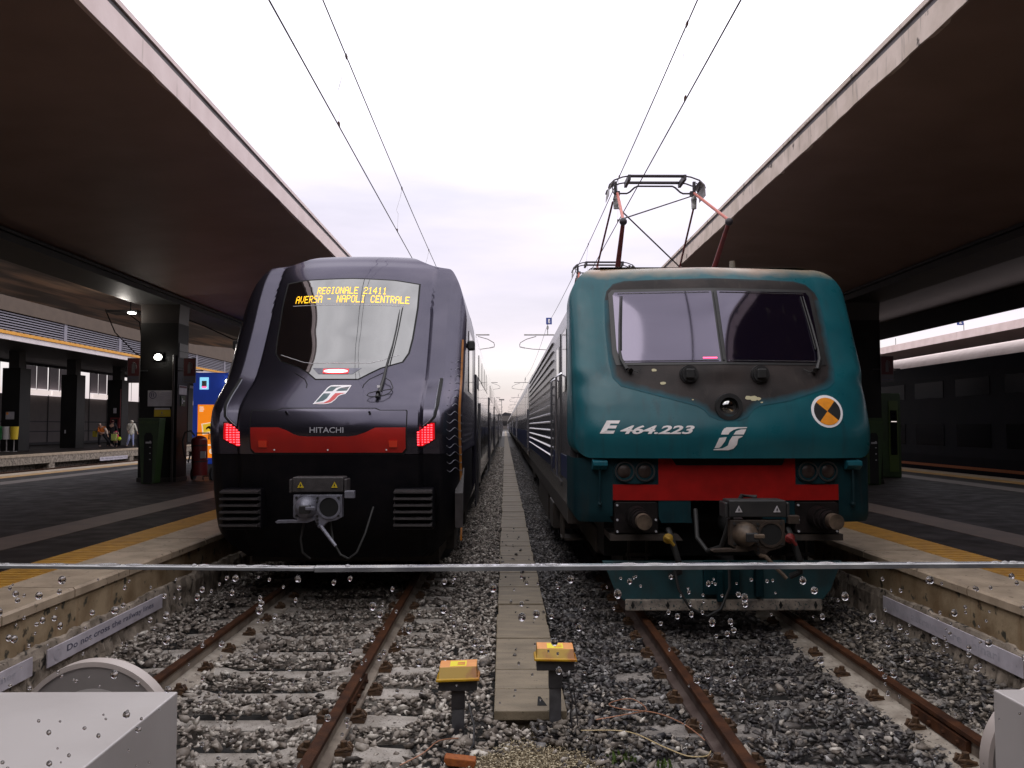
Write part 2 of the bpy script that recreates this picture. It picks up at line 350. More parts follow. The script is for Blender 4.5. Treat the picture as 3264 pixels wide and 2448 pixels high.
def patch(poly, surf, cx, off, thick, name, material, parent, res=.06, smooth=True, edge=False):
    """a plate of the outline poly (local x, z) laid on the curved front surf, standing off it by 'off' metres"""
    bm = bmesh.new()
    vs_ = [bm.verts.new((x, 0, z)) for x, z in poly]
    for t_ in tessellate_polygon([[Vector((x, z, 0)) for x, z in poly]]):
        try: bm.faces.new([vs_[i] for i in t_])
        except ValueError: pass
    xs = [p[0] for p in poly]; zs = [p[1] for p in poly]
    def cuts(a, b):
        k = max(1, int(math.ceil((b - a) / res))); return [a + (b - a) * i / k for i in range(1, k)]
    for x in cuts(min(xs), max(xs)): bmesh.ops.bisect_plane(bm, geom=bm.verts[:] + bm.edges[:] + bm.faces[:], plane_co=(x, 0, 0), plane_no=(1, 0, 0))
    for z in cuts(min(zs), max(zs)): bmesh.ops.bisect_plane(bm, geom=bm.verts[:] + bm.edges[:] + bm.faces[:], plane_co=(0, 0, z), plane_no=(0, 0, 1))
    o3 = wloc(parent) if parent is not None else Vector((0, 0, 0))
    base = list(bm.verts)
    r = bmesh.ops.extrude_face_region(bm, geom=bm.faces[:])
    new = [g for g in r['geom'] if isinstance(g, bmesh.types.BMVert)]
    sn = set(new)
    for v in bm.verts:
        y = surf(v.co.x, v.co.z) - off + (0 if v in sn else thick)
        v.co = Vector((v.co.x + cx - o3.x, y - o3.y, v.co.z - o3.z))
    bmesh.ops.recalc_face_normals(bm, faces=bm.faces)
    me = bpy.data.meshes.new(name); bm.to_mesh(me); bm.free()
    if edge:
        at = me.attributes.new('edge_d', 'FLOAT', 'POINT'); segs = [(Vector(poly[i]), Vector(poly[(i + 1) % len(poly)])) for i in range(len(poly))]
        for i, v in enumerate(me.vertices):
            p = Vector((v.co.x - cx + o3.x, v.co.z + o3.z)); dm = 9
            for a, b in segs:
                t = max(0, min(1, (p - a).dot(b - a) / max(1e-9, (b - a).length_squared))); dm = min(dm, (p - a - (b - a) * t).length)
            at.data[i].value = dm if p.y < 3.2 else dm + .05
    return link_mesh(name, me, material, parent, smooth, 40)
def shrink(poly, k, kz=None):
    cx = sum(p[0] for p in poly) / len(poly); cz = sum(p[1] for p in poly) / len(poly); kz = kz or k
    return [(cx + (x - cx) * k, cz + (z - cz) * kz) for x, z in poly]
def smoothpoly(poly, it=2):
    for _ in range(it):
        q = []
        for i in range(len(poly)):
            a = poly[i]; b = poly[(i + 1) % len(poly)]
            q += [(a[0] * .75 + b[0] * .25, a[1] * .75 + b[1] * .25), (a[0] * .25 + b[0] * .75, a[1] * .25 + b[1] * .75)]
        poly = q
    return poly
def text_geo(s, shear=0, bold=0):
    cu = bpy.data.curves.new('t', 'FONT'); cu.body = s; cu.shear = shear; cu.offset = bold; cu.size = 1; cu.resolution_u = 3
    o = bpy.data.objects.new('t', cu); COL.objects.link(o); dg = bpy.context.evaluated_depsgraph_get()
    me = o.evaluated_get(dg).to_mesh(); vs_ = [tuple(v.co) for v in me.vertices]; fs_ = [tuple(p.vertices) for p in me.polygons]
    o.evaluated_get(dg).to_mesh_clear(); bpy.data.objects.remove(o); bpy.data.curves.remove(cu)
    xs = [v[0] for v in vs_]; ys = [v[1] for v in vs_]; x0, x1, y0, y1 = min(xs), max(xs), min(ys), max(ys)
    return [((v[0] - x0) / (x1 - x0), (v[1] - y0) / (y1 - y0)) for v in vs_], fs_
def text_on(s, name, material, parent, fn, **k):
    """lettering; fn maps (u,v) in the unit box to a world point"""
    uv, fs_ = text_geo(s, **k); mb = MB(); mb.add([fn(u, v) for u, v in uv], fs_)
    return mb.build(name, material, parent, fix=False)
def hermite(pts):
    xs=[p[0] for p in pts]; ys=[p[1] for p in pts]; n=len(xs)
    d=[(ys[i+1]-ys[i])/(xs[i+1]-xs[i]) for i in range(n-1)]
    m=[d[0]]+[0 if d[i-1]*d[i]<=0 else 2*d[i-1]*d[i]/(d[i-1]+d[i]) for i in range(1,n-1)]+[d[-1]]
    def f(x):
        if x<=xs[0]: return ys[0]+m[0]*(x-xs[0])
        if x>=xs[-1]: return ys[-1]+m[-1]*(x-xs[-1])
        i=0
        while x>xs[i+1]: i+=1
        h=xs[i+1]-xs[i]; t=(x-xs[i])/h
        return ((2*t**3-3*t**2+1)*ys[i]+(t**3-2*t*t+t)*h*m[i]+(-2*t**3+3*t*t)*ys[i+1]+(t**3-t*t)*h*m[i+1])
    return f
LX=-1.88; RX=2.13
_lc=hermite([(.4,9.45),(.8,9.1),(1.2,8.95),(1.55,8.87),(1.85,8.8),(2.05,8.84),(2.2,8.98),(2.45,9.28),(3.0,9.68),(3.7,10.19),(3.9,10.45),(4.02,10.68),(4.12,10.88),(4.18,11.1),(4.225,11.5),(4.24,12.0)])
_lk=hermite([(.4,.05),(1.6,.05),(2.1,.07),(2.5,.24),(3.0,.28),(3.6,.28),(4.3,.2)])
_lw=hermite([(.4,1.02),(.6,1.20),(.85,1.375),(1.0,1.4),(3.2,1.4),(3.6,1.33),(3.87,1.225),(3.95,1.165),(3.985,1.03),(4.02,.91),(4.08,.78),(4.15,.65),(4.205,.46),(4.24,.28)])
def loco_left(x,z):
    a=abs(x); c=_lk(z)
    y=_lc(z)+c*min(a,.95)**2
    if a>.95:
        k=min(1,max(0,(4.05-z)/.25)); t=min(1,(a-.95)/.05); y+=.075*k*t*t*(3-2*t)      # recess, then a flank strip turned slightly inward
        y-=.16*k*(min(a,1.18)-.95)
        if a>1.18:
            e=(a-1.18)/.22; r=max(.06,.5-c*.95**2-.075*k+.037*k); y+=r*(.3*e+.7*e**3)
    return y
_rc=hermite([(1.0,7.93),(1.6,7.86),(1.8,7.83),(2.08,7.9),(2.3,8.0),(2.52,8.12),(3.29,8.49),(3.42,8.57),(3.52,8.66),(3.58,8.78),(3.61,8.95),(3.62,9.2)])
def loco_rw(z):
    w=1.46
    if z>3.15: w=1.04+.42*math.sqrt(max(0,1-((z-3.15)/.48)**2))
    if z<1.78: w=1.46-.17*(1-math.sqrt(max(0,1-((1.78-z)/.19)**2)))
    return w
def loco_right(x,z):
    a=min(1,abs(x)/1.46)
    k=min(1,max(0,(z-2.28)/.2)); k=k*k*(3-2*k); x_=abs(x)
    v=.135*(math.sqrt(min(x_,1.12)**2+.0016)-.04)-.065
    return _rc(z)+(1-k)*(.10*a*a+.38*(1-(1-a**5)**(1/5.)))+k*(v+.33*(1-(1-a**7)**(1/7.)))
# ================================================================ DOUBLE-DECK MULTIPLE UNIT (left)
def shell(surf, wfn, zs, nu, cx, name, material, parent, yback=None, skip=None, smooth=True, angle=30, top=True):
    mb = MB(); us = []
    for i in range(nu + 1):
        t = -1 + 2 * i / nu; us.append(math.copysign(1 - (1 - abs(t)) ** 1.6, t))
    V = []
    for z in zs:
        for u in us:
            x = u * wfn(z); V.append((cx + x, surf(x, z), z))
    F = []; n = nu + 1
    for j in range(len(zs) - 1):
        for i in range(nu):
            if skip and skip((us[i] + us[i + 1]) / 2 * wfn(zs[j]), (zs[j] + zs[j + 1]) / 2): continue
            F.append((j * n + i, j * n + i + 1, (j + 1) * n + i + 1, (j + 1) * n + i))
    if yback:
        b = len(V); ring = [j * n for j in range(len(zs))] + ([(len(zs) - 1) * n + i for i in range(1, nu)] if top else []) + [j * n + nu for j in range(len(zs) - 1, -1, -1)]
        for q in ring: V.append((V[q][0], yback, V[q][2]))
        for k in range(len(ring) - 1):
            if not top and k == len(zs) - 1: continue
            F.append((ring[k], ring[k + 1], b + k + 1, b + k))
    mb.add(V, F); return mb.build(name, material, parent, smooth=smooth, angle=angle)
def lin(a, b, n): return [a + (b - a) * i / n for i in range(n + 1)]

lt = thing('multiple_unit_train', (LX, 9.0, 0), 'dark purple-grey double-deck train with lit red tail lamps and amber display', 'train')
shell(loco_left, _lw, lin(1.60, 3.93, 76) + lin(3.94, 4.24, 32), 170, LX, 'nose', 'navy_paint', lt, yback=13.2, angle=24)
shell(loco_left, _lw, lin(.42, 1.594, 24), 120, LX, 'lower_skirt', 'black_skirt', lt, yback=12.0, top=False, angle=50)
# car body behind the nose
def body_profile(top=4.24):
    zs = [.5, .75, 1.0, 2.0, 3.2, 3.4, 3.6, 3.8, 3.87, 3.95, 3.985, 4.02, 4.08, 4.16, 4.21, 4.235]
    r_ = [(_lw(z) + .004, z) for z in zs]; return r_ + [(-x, z) for x, z in reversed(r_)]
def car_body(y0, y1, parent):
    mb = MB(); mb.prism_y([(LX + x, z) for x, z in body_profile()], y0, y1); return mb.build('body', 'navy_side', parent, smooth=True, angle=20)
def car_windows(parent, y0, y1, doors):
    for s in (-1, 1):
        X = LX + s * 1.406
        def free(a, b): return all(b < d - .75 or a > d + .75 for d in doors)
        y = y0
        while y < y1 - 1.6:
            if free(y, y + 1.5):
                mb = MB(); mb.box(X, X + s * .006, y, y + 1.5, 2.75, 3.18); mb.build('window', 'side_window', parent)
                mb = MB(); mb.box(X, X + s * .006, y, y + 1.5, 1.25, 1.85); mb.build('window', 'side_window', parent)
            y += 1.9
        for d in doors:
            mb = MB(); mb.box(X - s * .002, X + s * .014, d - .68, d + .68, .62, 2.72); dr = mb.build('door', 'door_dark', parent)
            mb = MB(); mb.box(X + s * .014, X + s * .02, d - .5, d - .1, 1.45, 2.5); mb.box(X + s * .014, X + s * .02, d + .1, d + .5, 1.45, 2.5); mb.build('door_window', 'side_window', dr)
            mb = MB(); mb.box(X + s * .0, X + s * .045, d + .75, d + .79, .9, 2.3); mb.build('handrail', 'rib_metal', parent)
car_body(13.15, 34.0, lt); car_windows(lt, 15.0, 33.5, [13.9, 24.5])
mb = MB(); mb.box(LX - 1.1, LX + 1.1, 9.9, 33.5, .3, .62)
for yy in (11.6, 14.4, 28.6, 31.4): mb.box(LX - 1.2, LX + 1.2, yy - .4, yy + .4, .25, .7)
mb.build('underframe', 'frame_brown', lt)
for yy in (11.6, 14.2, 28.6, 31.2):
    for s in (-1, 1):
        mb = MB(); mb.cyl((LX + s * .68, yy, .44), (LX + s * .82, yy, .44), .44, n=28); mb.build('wheel', 'frame_brown', lt, smooth=True)
# windscreen and seal
win = [(-.835, 3.676), (-.586, 3.705), (0, 3.715), (.503, 3.702), (.800, 3.665), (.802, 3.34), (.775, 2.93), (.748, 2.75), (.69, 2.64), (.46, 2.56), (.34, 2.49), (.235, 2.425), (-.235, 2.425), (-.35, 2.51), (-.475, 2.575), (-.70, 2.65), (-.785, 2.745), (-.81, 2.94), (-.832, 3.35)]
patch(shrink(win, 1.025, 1.022), loco_left, LX, .003, .02, 'window_seal', 'seam', lt)
ws = patch(win, loco_left, LX, .010, .02, 'windscreen', 'train_glass', lt, res=.04)
# destination display: every LED is a small raised dot
DOTS = {'A': ("01110", "10001", "10001", "11111", "10001", "10001", "10001"), 'V': ("10001", "10001", "10001", "10001", "10001", "01010", "00100"), 'E': ("11111", "10000", "10000", "11110", "10000", "10000", "11111"),
 'R': ("11110", "10001", "10001", "11110", "10100", "10010", "10001"), 'S': ("01111", "10000", "10000", "01110", "00001", "00001", "11110"), '-': ("00000", "00000", "00000", "11110", "00000", "00000", "00000"),
 'N': ("10001", "11001", "11001", "10101", "10011", "10011", "10001"), 'P': ("11110", "10001", "10001", "11110", "10000", "10000", "10000"), 'O': ("01110", "10001", "10001", "10001", "10001", "10001", "01110"),
 'L': ("10000",) * 6 + ("11111",), 'I': ("01110", "00100", "00100", "00100", "00100", "00100", "01110"), 'C': ("01110", "10001", "10000", "10000", "10000", "10001", "01110"), 'T': ("11111",) + ("00100",) * 6,
 'G': ("01110", "10001", "10000", "10111", "10001", "10001", "01110"), '2': ("01110", "10001", "00001", "00110", "01000", "10000", "11111"), '1': ("00100", "01100", "00100", "00100", "00100", "00100", "01110"),
 '4': ("00010", "00110", "01010", "10010", "11111", "00010", "00010"), ' ': ("00000",) * 7}
mb = MB()
panel_ = patch([(-.70, 3.61), (.72, 3.61), (.725, 3.378), (-.69, 3.378)], loco_left, LX, .011, .004, 'destination_display', 'train_glass', lt)
for txt, x0, x1, z0, z1 in (("REGIONALE 21411", -.415, .43, 3.502, 3.600), ("AVERSA - NAPOLI CENTRALE", -.675, .708, 3.385, 3.485)):
    nc = len(txt) * 6 - 1; dx = (x1 - x0) / nc; dz = (z1 - z0) / 7
    for i, ch in enumerate(txt):
        if ch == ' ': continue
        mb = MB()
        for r_, row in enumerate(DOTS[ch]):
            for c_, b_ in enumerate(row):
                if b_ == '1':
                    x = x0 + (i * 6 + c_ + .5) * dx; z = z1 - (r_ + .5) * dz; hx = dx * .46; hz = dz * .40
                    mb.add([(LX + xx, loco_left(xx, zz) - .0125, zz) for xx, zz in ((x - hx, z - hz), (x + hx, z - hz), (x + hx, z + hz), (x - hx, z + hz))], [(0, 1, 2, 3)])
        mb.build('display_character', 'led_amber', panel_, fix=False)
def strip_line(pts, hw, surf, cx, off, name, material, parent, n=4):
    mb = MB(); P = []
    for a, b in zip(pts, pts[1:]):
        k = max(2, int(math.hypot(b[0] - a[0], b[1] - a[1]) / .03))
        P += [(a[0] + (b[0] - a[0]) * i / k, a[1] + (b[1] - a[1]) * i / k) for i in range(k)]
    P.append(pts[-1]); mb.tube([(cx + x, surf(x, z) - off, z) for x, z in P], hw, n); return mb.build(name, material, parent, smooth=True)
strip_line([(-.697, 3.352), (.655, 3.352)], .004, loco_left, LX, .011, 'window_line', 'white_clean', ws)
strip_line([(-.72, 2.722), (-.53, 2.66), (-.42, 2.625), (-.33, 2.612), (.33, 2.612), (.46, 2.648), (.65, 2.722)], .0045, loco_left, LX, .011, 'window_line', 'white_clean', ws)
tray = patch([(-.295, 2.553), (.255, 2.553), (.165, 2.482), (-.215, 2.482)], loco_left, LX, .014, .01, 'lamp_tray', 'coupler_grey', lt)
patch(smoothpoly([(-.157, 2.535), (.108, 2.535), (.108, 2.497), (-.157, 2.497)]), loco_left, LX, .03, .02, 'marker_lamp', 'led_pink', tray)
patch([(-.17, 2.545), (.12, 2.545), (.12, 2.487), (-.17, 2.487)], loco_left, LX, .02, .01, 'lamp_lens', 'lens_red', tray)
# wiper, pivot and cable
wp = [(.492, 2.21), (.51, 2.306), (.52, 2.42), (.535, 2.60), (.575, 2.84), (.60, 3.08), (.612, 3.30)]
mb = MB(); mb.tube([(LX + x, loco_left(x, z) - .05, z) for x, z in wp], [.02, .02, .017, .013, .011, .010, .004], 8); wa = mb.build('wiper_arm', 'black_satin', lt, smooth=True)
mb = MB(); mb.tube([(LX + x + .022, loco_left(x, z) - .025, z) for x, z in [(.545, 2.62), (.575, 2.84), (.60, 3.08), (.618, 3.33)]], .007, 6); mb.build('wiper_blade', 'rubber', wa)
mb = MB(); mb.cyl((LX + .503, loco_left(.5, 2.26) + .02, 2.255), (LX + .503, loco_left(.5, 2.26) - .09, 2.255), .026, n=18); mb.build('pivot', 'chrome', wa, smooth=True)
mb = MB(); mb.box(LX + .475, LX + .505, loco_left(.5, 2.33) - .09, loco_left(.5, 2.33) - .06, 2.318, 2.345); mb.build('clamp', 'white_clean', wa)
cab = [(.52, 2.45), (.60, 2.40), (.645, 2.32), (.62, 2.26), (.56, 2.225), (.50, 2.215), (.42, 2.215), (.385, 2.23), (.40, 2.255), (.47, 2.275), (.56, 2.29), (.64, 2.305)]
mb = MB(); mb.tube([(LX + x, loco_left(x, z) - .06, z) for x, z in cab], .005, 6); mb.build('wiper_cable', 'rubber', wa, smooth=True)
# grooves in the nose below the windscreen
for s in (-1, 1):
    strip_line([(s * .50, 2.50), (s * .36, 2.42), (s * .315, 2.36), (s * .31, 2.32)], .006, loco_left, LX, .0, 'crease', 'seam', lt)
# hatch panel, seam, red band, lettering
pan = [(-.815, 2.063), (-.545, 2.063), (-.493, 2.083), (.490, 2.083), (.54, 2.063), (.815, 2.063), (.825, 2.05), (.825, 1.66), (.785, 1.612), (-.785, 1.612), (-.825, 1.66), (-.825, 2.05)]
patch(shrink(pan, 1.014, 1.06), loco_left, LX, .002, .02, 'hatch_gap', 'seam', lt)
hatch = patch(pan, loco_left, LX, .008, .02, 'coupler_hatch', 'navy_paint', lt)
redp = [(-.822, 1.884), (-.525, 1.884), (-.44, 1.855), (-.36, 1.812), (-.30, 1.793), (-.22, 1.787), (.22, 1.787), (.30, 1.797), (.40, 1.83), (.505, 1.882), (.822, 1.884), (.822, 1.662), (.783, 1.616), (-.783, 1.616), (-.822, 1.662)]
patch(redp, loco_left, LX, .011, .01, 'red_band', 'red_paint', hatch)
for s in (-1, 1):
    patch([(s * .645, 1.743), (s * .735, 1.743), (s * .735, 1.672), (s * .65, 1.672)][::s], loco_left, LX, .028, .02, 'bracket', 'red_hook', hatch)
    mb = MB(); mb.cyl((LX + s * .44, 8.84, 2.045), (LX + s * .44, 8.80, 2.045), .012, n=12); mb.build('lock', 'chrome', hatch)
for x in (-.57, 0, .62):
    mb = MB(); y = loco_left(x, 1.645); mb.cyl((LX + x, y, 1.645), (LX + x, y - .02, 1.645), .008, n=10); mb.build('lock', 'white_clean', hatch)
text_on('HITACHI', 'lettering', 'grey_letter', hatch, lambda u, v: (LX - .187 + .358 * u, loco_left(-.187 + .358 * u, 1.826 + .06 * v) - .013, 1.826 + .06 * v), bold=.012)
# emblem
def r3l(x, y): return (-.183 + (x - 800) * .001295, 2.137 + (1168 - y) * .00158)
def emb(pts): return [r3l(*p) for p in pts]
patch(emb([(800, 1170), (830, 1130), (868, 1075), (885, 1050), (905, 1036), (930, 1033), (1083, 1033), (1065, 1075), (1050, 1098), (1020, 1104), (1000, 1112), (978, 1140), (950, 1162), (905, 1171)]), loco_left, LX, .004, .01, 'emblem', 'white_clean', lt)
patch(emb([(893, 1057), (910, 1044), (1000, 1043), (960, 1054), (935, 1078), (878, 1080)]), loco_left, LX, .006, .008, 'emblem_patch', 'logo_green', lt)
patch(emb([(1000, 1053), (1070, 1043), (1055, 1074), (965, 1078), (980, 1062)]), loco_left, LX, .006, .008, 'emblem_patch', 'logo_green', lt)
patch(emb([(868, 1094), (925, 1094), (905, 1130), (880, 1148), (820, 1158)]), loco_left, LX, .006, .008, 'emblem_patch', 'logo_green', lt)
patch(emb([(965, 1092), (1048, 1090), (1010, 1100), (990, 1112), (972, 1136), (945, 1156), (905, 1165), (815, 1165), (890, 1160), (925, 1142), (945, 1115)]), loco_left, LX, .006, .008, 'emblem_patch', 'logo_red', lt)
# tail lamps with their silver channels
for s in (-1, 1):
    out_ = [(.945, 1.835), (.985, 1.862), (1.055, 1.912), (1.09, 1.932), (1.125, 1.930), (1.128, 1.760), (1.0, 1.683), (.95, 1.683)]
    P_ = [(s * x, z) for x, z in out_][::s]
    patch(shrink(P_, 1.12, 1.12), loco_left, LX, .003, .015, 'lamp_surround', 'seam', lt)
    tl = patch(P_, loco_left, LX, .010, .02, 'tail_lamp', 'lens_red', lt)
    mb = MB(); z = 1.70
    while z < 1.93:
        x = .955
        while x < 1.125:
            lo_ = 1.688 + max(0, x - 1.0) * .58; hi_ = 1.84 + min(.09, max(0, x - .945) * .62)
            if lo_ < z < hi_:
                y = loco_left(s * x, z) - .013; mb.box(LX + s * x - .010, LX + s * x + .010, y, y + .01, z - .006, z + .006)
            x += .034
        z += .026
    mb.build('led_cluster', 'led_red', tl)
    ch = [(1.00, 1.90), (1.06, 1.95), (1.105, 2.00), (1.125, 2.12), (1.13, 2.43)]
    strip_line([(s * (x + .02), z) for x, z in ch], .024, loco_left, LX, -.014, 'lamp_channel', 'seam', lt, 8)
    strip_line([(s * x, z) for x, z in ch], .006, loco_left, LX, .012, 'channel_trim', 'coupler_grey', lt, 6)
    # ribbed anti-climber
    x0, x1 = .70, 1.12
    mb = MB(); mb.box(LX + s * x0, LX + s * x1, 8.85, 9.35, .80, 1.235); mb.build('bumper_block', 'black_skirt', lt, bevel=.02)
    for k in range(6):
        z = .83 + k * .069
        mb = MB(); mb.prism_x([(8.86, z), (8.745, z + .018), (8.745, z + .036), (8.86, z + .05)], LX + s * (x0 + .01), LX + s * (x1 - .01)); mb.build('rib', 'bumper_dark', lt)
# side fairing fin, orange stripe with wavy lines, camera pods
mb = MB(); mb.prism_x([(9.22, .78), (9.16, 1.16), (9.50, 1.42), (9.42, 1.10)], LX + 1.33, LX + 1.415); mb.build('fin', 'bumper_dark', lt)
for s in (-1, 1):
    if s > 0:
        P = [(z_, 1.378 + .012 * math.cos((z_ - .8) * 1.6)) for z_ in lin(.62, 2.95, 36)]
        q_ = [(x_ - .011, z_) for z_, x_ in P] + [(x_ + .011, z_) for z_, x_ in reversed(P)]
        patch(q_, lambda x, z: loco_left(min(x, _lw(z)), z), LX, .004, .004, 'orange_stripe', 'orange_stripe', lt, res=.04)
        mb = MB()
        for k in range(15):
            z0 = 1.42 + k * .088
            mb.tube([(LX + x_, loco_left(min(x_, _lw(z0)), z0) - .004, z0 + .02 * math.sin((x_ - 1.2) * 60)) for x_ in lin(1.25, 1.395, 12)], .0035, 4)
        mb.build('wave_lines', 'coupler_grey', lt)
    mb = MB(); mb.box(LX + s * 1.41, LX + s * 1.50, 10.25, 10.38, 2.84, 2.96); mb.box(LX + s * 1.38, LX + s * 1.45, 10.29, 10.35, 2.87, 2.93); mb.build('camera_pod', 'black_satin', lt, bevel=.02)
    mb = MB(); mb.box(LX + s * 1.401, LX + s * 1.409, 10.9, 11.9, 2.35, 3.15); mb.build('cab_side_window', 'side_window', lt)

def coupler(parent, cx, cy, cz, plate, cone, box_, label_tri, k=1.0):
    """automatic coupler head: plate with cone and socket, heater box, side horn, release handle"""
    out = [(-.245, .125), (.245, .125), (.245, -.10), (.19, -.13), (.10, -.15), (.05, -.20), (.01, -.20), (-.03, -.13), (-.20, -.13), (-.25, -.115), (-.40, -.125), (-.41, -.15), (-.39, -.16), (-.26, -.155), (-.245, -.10)]
    cp = MB(); cp.prism_y([(cx + x * k, cz + z * k) for x, z in out[:9] + [(-.245, -.10)]], cy, cy + .09)
    p_ = cp.build('coupler_head', plate, parent, bevel=.006)
    mb = MB(); mb.prism_y([(cx + x * k, cz + z * k) for x, z in [(-.20, -.10), (-.20, -.13), (-.25, -.125), (-.40, -.13), (-.42, -.145), (-.40, -.16), (-.26, -.155), (-.10, -.155), (-.03, -.13), (-.03, -.10)]], cy - .02, cy + .05); mb.build('guide_horn', plate, p_, bevel=.004)
    mb = MB(); mb.sphere((cx - .115 * k, cy + .01, cz), (.112 * k, .16, .112 * k), 24, 14); mb.build('cone', cone, p_, smooth=True)
    mb = MB(); mb.box(cx - .15 * k, cx - .04 * k, cy - .165, cy - .10, cz - .05 * k, cz + .03 * k); mb.build('cone_tongue', 'black_satin', p_, bevel=.01)
    mb = MB(); mb.box(cx - .085 * k, cx + .01 * k, cy - .175, cy - .12, cz - .015 * k, cz + .02 * k); mb.build('cone_hook', cone, p_, bevel=.008)
    mb = MB(); mb.ring_y((cx + .115 * k, cz), .096 * k, .118 * k, cy - .015, cy + .02); mb.build('socket_rim', plate, p_, smooth=True)
    mb = MB(); mb.cyl((cx + .115 * k, cy - .006, cz), (cx + .115 * k, cy + .02, cz), .096 * k, n=30); mb.build('socket', 'black_matte', p_)
    for x, z in [(-.21, .095), (.21, .095), (.21, -.085), (-.21, -.085), (0, .09), (0, .05), (0, -.09), (0, -.13), (0, -.165)]:
        mb = MB(); mb.cyl((cx + x * k, cy - .012, cz + z * k), (cx + x * k, cy + .01, cz + z * k), .013 * k, n=8); mb.build('bolt', 'black_satin', p_)
    mb = MB(); mb.tube([(cx + .02 * k, cy + .0, cz - .19 * k), (cx + .05 * k, cy - .05, cz - .19 * k), (cx + .21 * k, cy - .12, cz - .37 * k)], [.02 * k, .019 * k, .016 * k], 10); mb.build('release_handle', cone, p_, smooth=True)
    mb = MB(); mb.box(cx - .255 * k, cx + .255 * k, cy - .01, cy + .22, cz + .15 * k, cz + .30 * k); mb.box(cx - .29 * k, cx - .26 * k, cy, cy + .2, cz + .14 * k, cz + .28 * k); mb.box(cx + .26 * k, cx + .29 * k, cy, cy + .2, cz + .14 * k, cz + .28 * k)
    hb = mb.build('contact_box', box_, parent, bevel=.01)
    mb = MB(); mb.box(cx + .27 * k, cx + .37 * k, cy - .02, cy + .05, cz + .09 * k, cz + .165 * k); mb.build('contact_block', plate, hb, bevel=.006)
    for s in (-1, 1):
        t0 = cx + s * .17 * k; mb = MB(); mb.prism_y([(t0 - .032 * k, cz + .195 * k), (t0 + .032 * k, cz + .195 * k), (t0, cz + .255 * k)], cy - .018, cy - .012); tri = mb.build('warning_triangle', label_tri, hb)
        mb = MB(); mb.prism_y([(t0 - .005, cz + .203 * k), (t0 + .007, cz + .215 * k), (t0, cz + .24 * k), (t0 - .007, cz + .218 * k)], cy - .022, cy - .019); mb.build('bolt_symbol', 'black_satin', tri)
    mb = MB(); mb.cyl((cx, cy + .08, cz - .01), (cx, cy + 1.0, cz - .01), .10 * k, n=18); mb.build('drawbar', 'black_satin', parent)
    return p_
coupler(lt, LX, 8.38, 1.085, 'coupler_grey', 'coupler_grey', 'bumper_dark', 'yellow_warn')
mb = MB(); mb.tube([(LX + .10, 8.5, .95), (LX + .14, 8.48, .72), (LX + .22, 8.46, .60), (LX + .30, 8.46, .56), (LX + .38, 8.48, .62), (LX + .45, 8.55, .80), (LX + .50, 8.75, 1.05)], .012, 8); mb.build('air_hose', 'rubber', lt, smooth=True)
mb = MB(); mb.tube([(LX - .16, 8.5, .92), (LX - .19, 8.48, .75), (LX - .17, 8.48, .62), (LX - .10, 8.52, .55)], .012, 8); mb.build('air_hose', 'rubber', lt, smooth=True)
# following cars
c1 = thing('train_car', (LX, 34.4, 0), 'dark double-deck train car coupled directly behind the leading car of the left train', 'train car', 'cars of the left train')
car_body(34.4, 60.0, c1); car_windows(c1, 37.2, 58, [36.2, 58.2])
mb = MB(); mb.box(LX - 1.1, LX + 1.1, 35, 59.5, .3, .55); mb.build('underframe', 'frame_brown', c1)
for k in range(1, 5):
    c = copy_tree(c1); c.location.y = 34.4 + 26.0 * k
    c['label'] = ['second', 'third', 'fourth', 'fifth'][k - 1] + ' dark double-deck car behind the leading car of the left train'
c1['label'] = 'first dark double-deck car behind the leading car of the left train'

# ================================================================ ELECTRIC LOCOMOTIVE (right)
rt_ = thing('electric_locomotive', (RX, 8.2, 0), 'teal electric locomotive with dirty black windscreen surround, red buffer beam panel and two raised pantographs', 'locomotive')
S = loco_right; CX = RX
shell(S, loco_rw, [1.592, 1.6, 1.615, 1.64, 1.68, 1.72] + lin(1.78, 3.13, 50) + lin(3.15, 3.5, 24) + [3.52, 3.54, 3.56, 3.575, 3.59, 3.60, 3.607, 3.612, 3.616, 3.618], 90, CX, 'cab_mask', 'teal_mask', rt_, yback=8.95, angle=40)
mb = MB()   # cab roof cap, weathered
V = []; F = []; xs_ = lin(-1.10, 1.10, 30); ys = [8.87, 8.93, 9.0, 9.1, 9.3, 9.7]
for y in ys:
    for x in xs_: V.append((CX + x, y, 3.612 + .012 - .0 * x + (0 if y > 8.9 else -.012)))
n_ = len(xs_)
for j in range(len(ys) - 1):
    for i in range(n_ - 1): F.append((j * n_ + i, j * n_ + i + 1, (j + 1) * n_ + i + 1, (j + 1) * n_ + i))
mb.add(V, F); mb.build('cab_roof', 'roof_rust', rt_, smooth=True)
rp = [(-1.03, 3.598), (1.03, 3.598), (1.0, 3.572), (.6, 3.556), (-.1, 3.552), (-.7, 3.56), (-1.0, 3.575)]
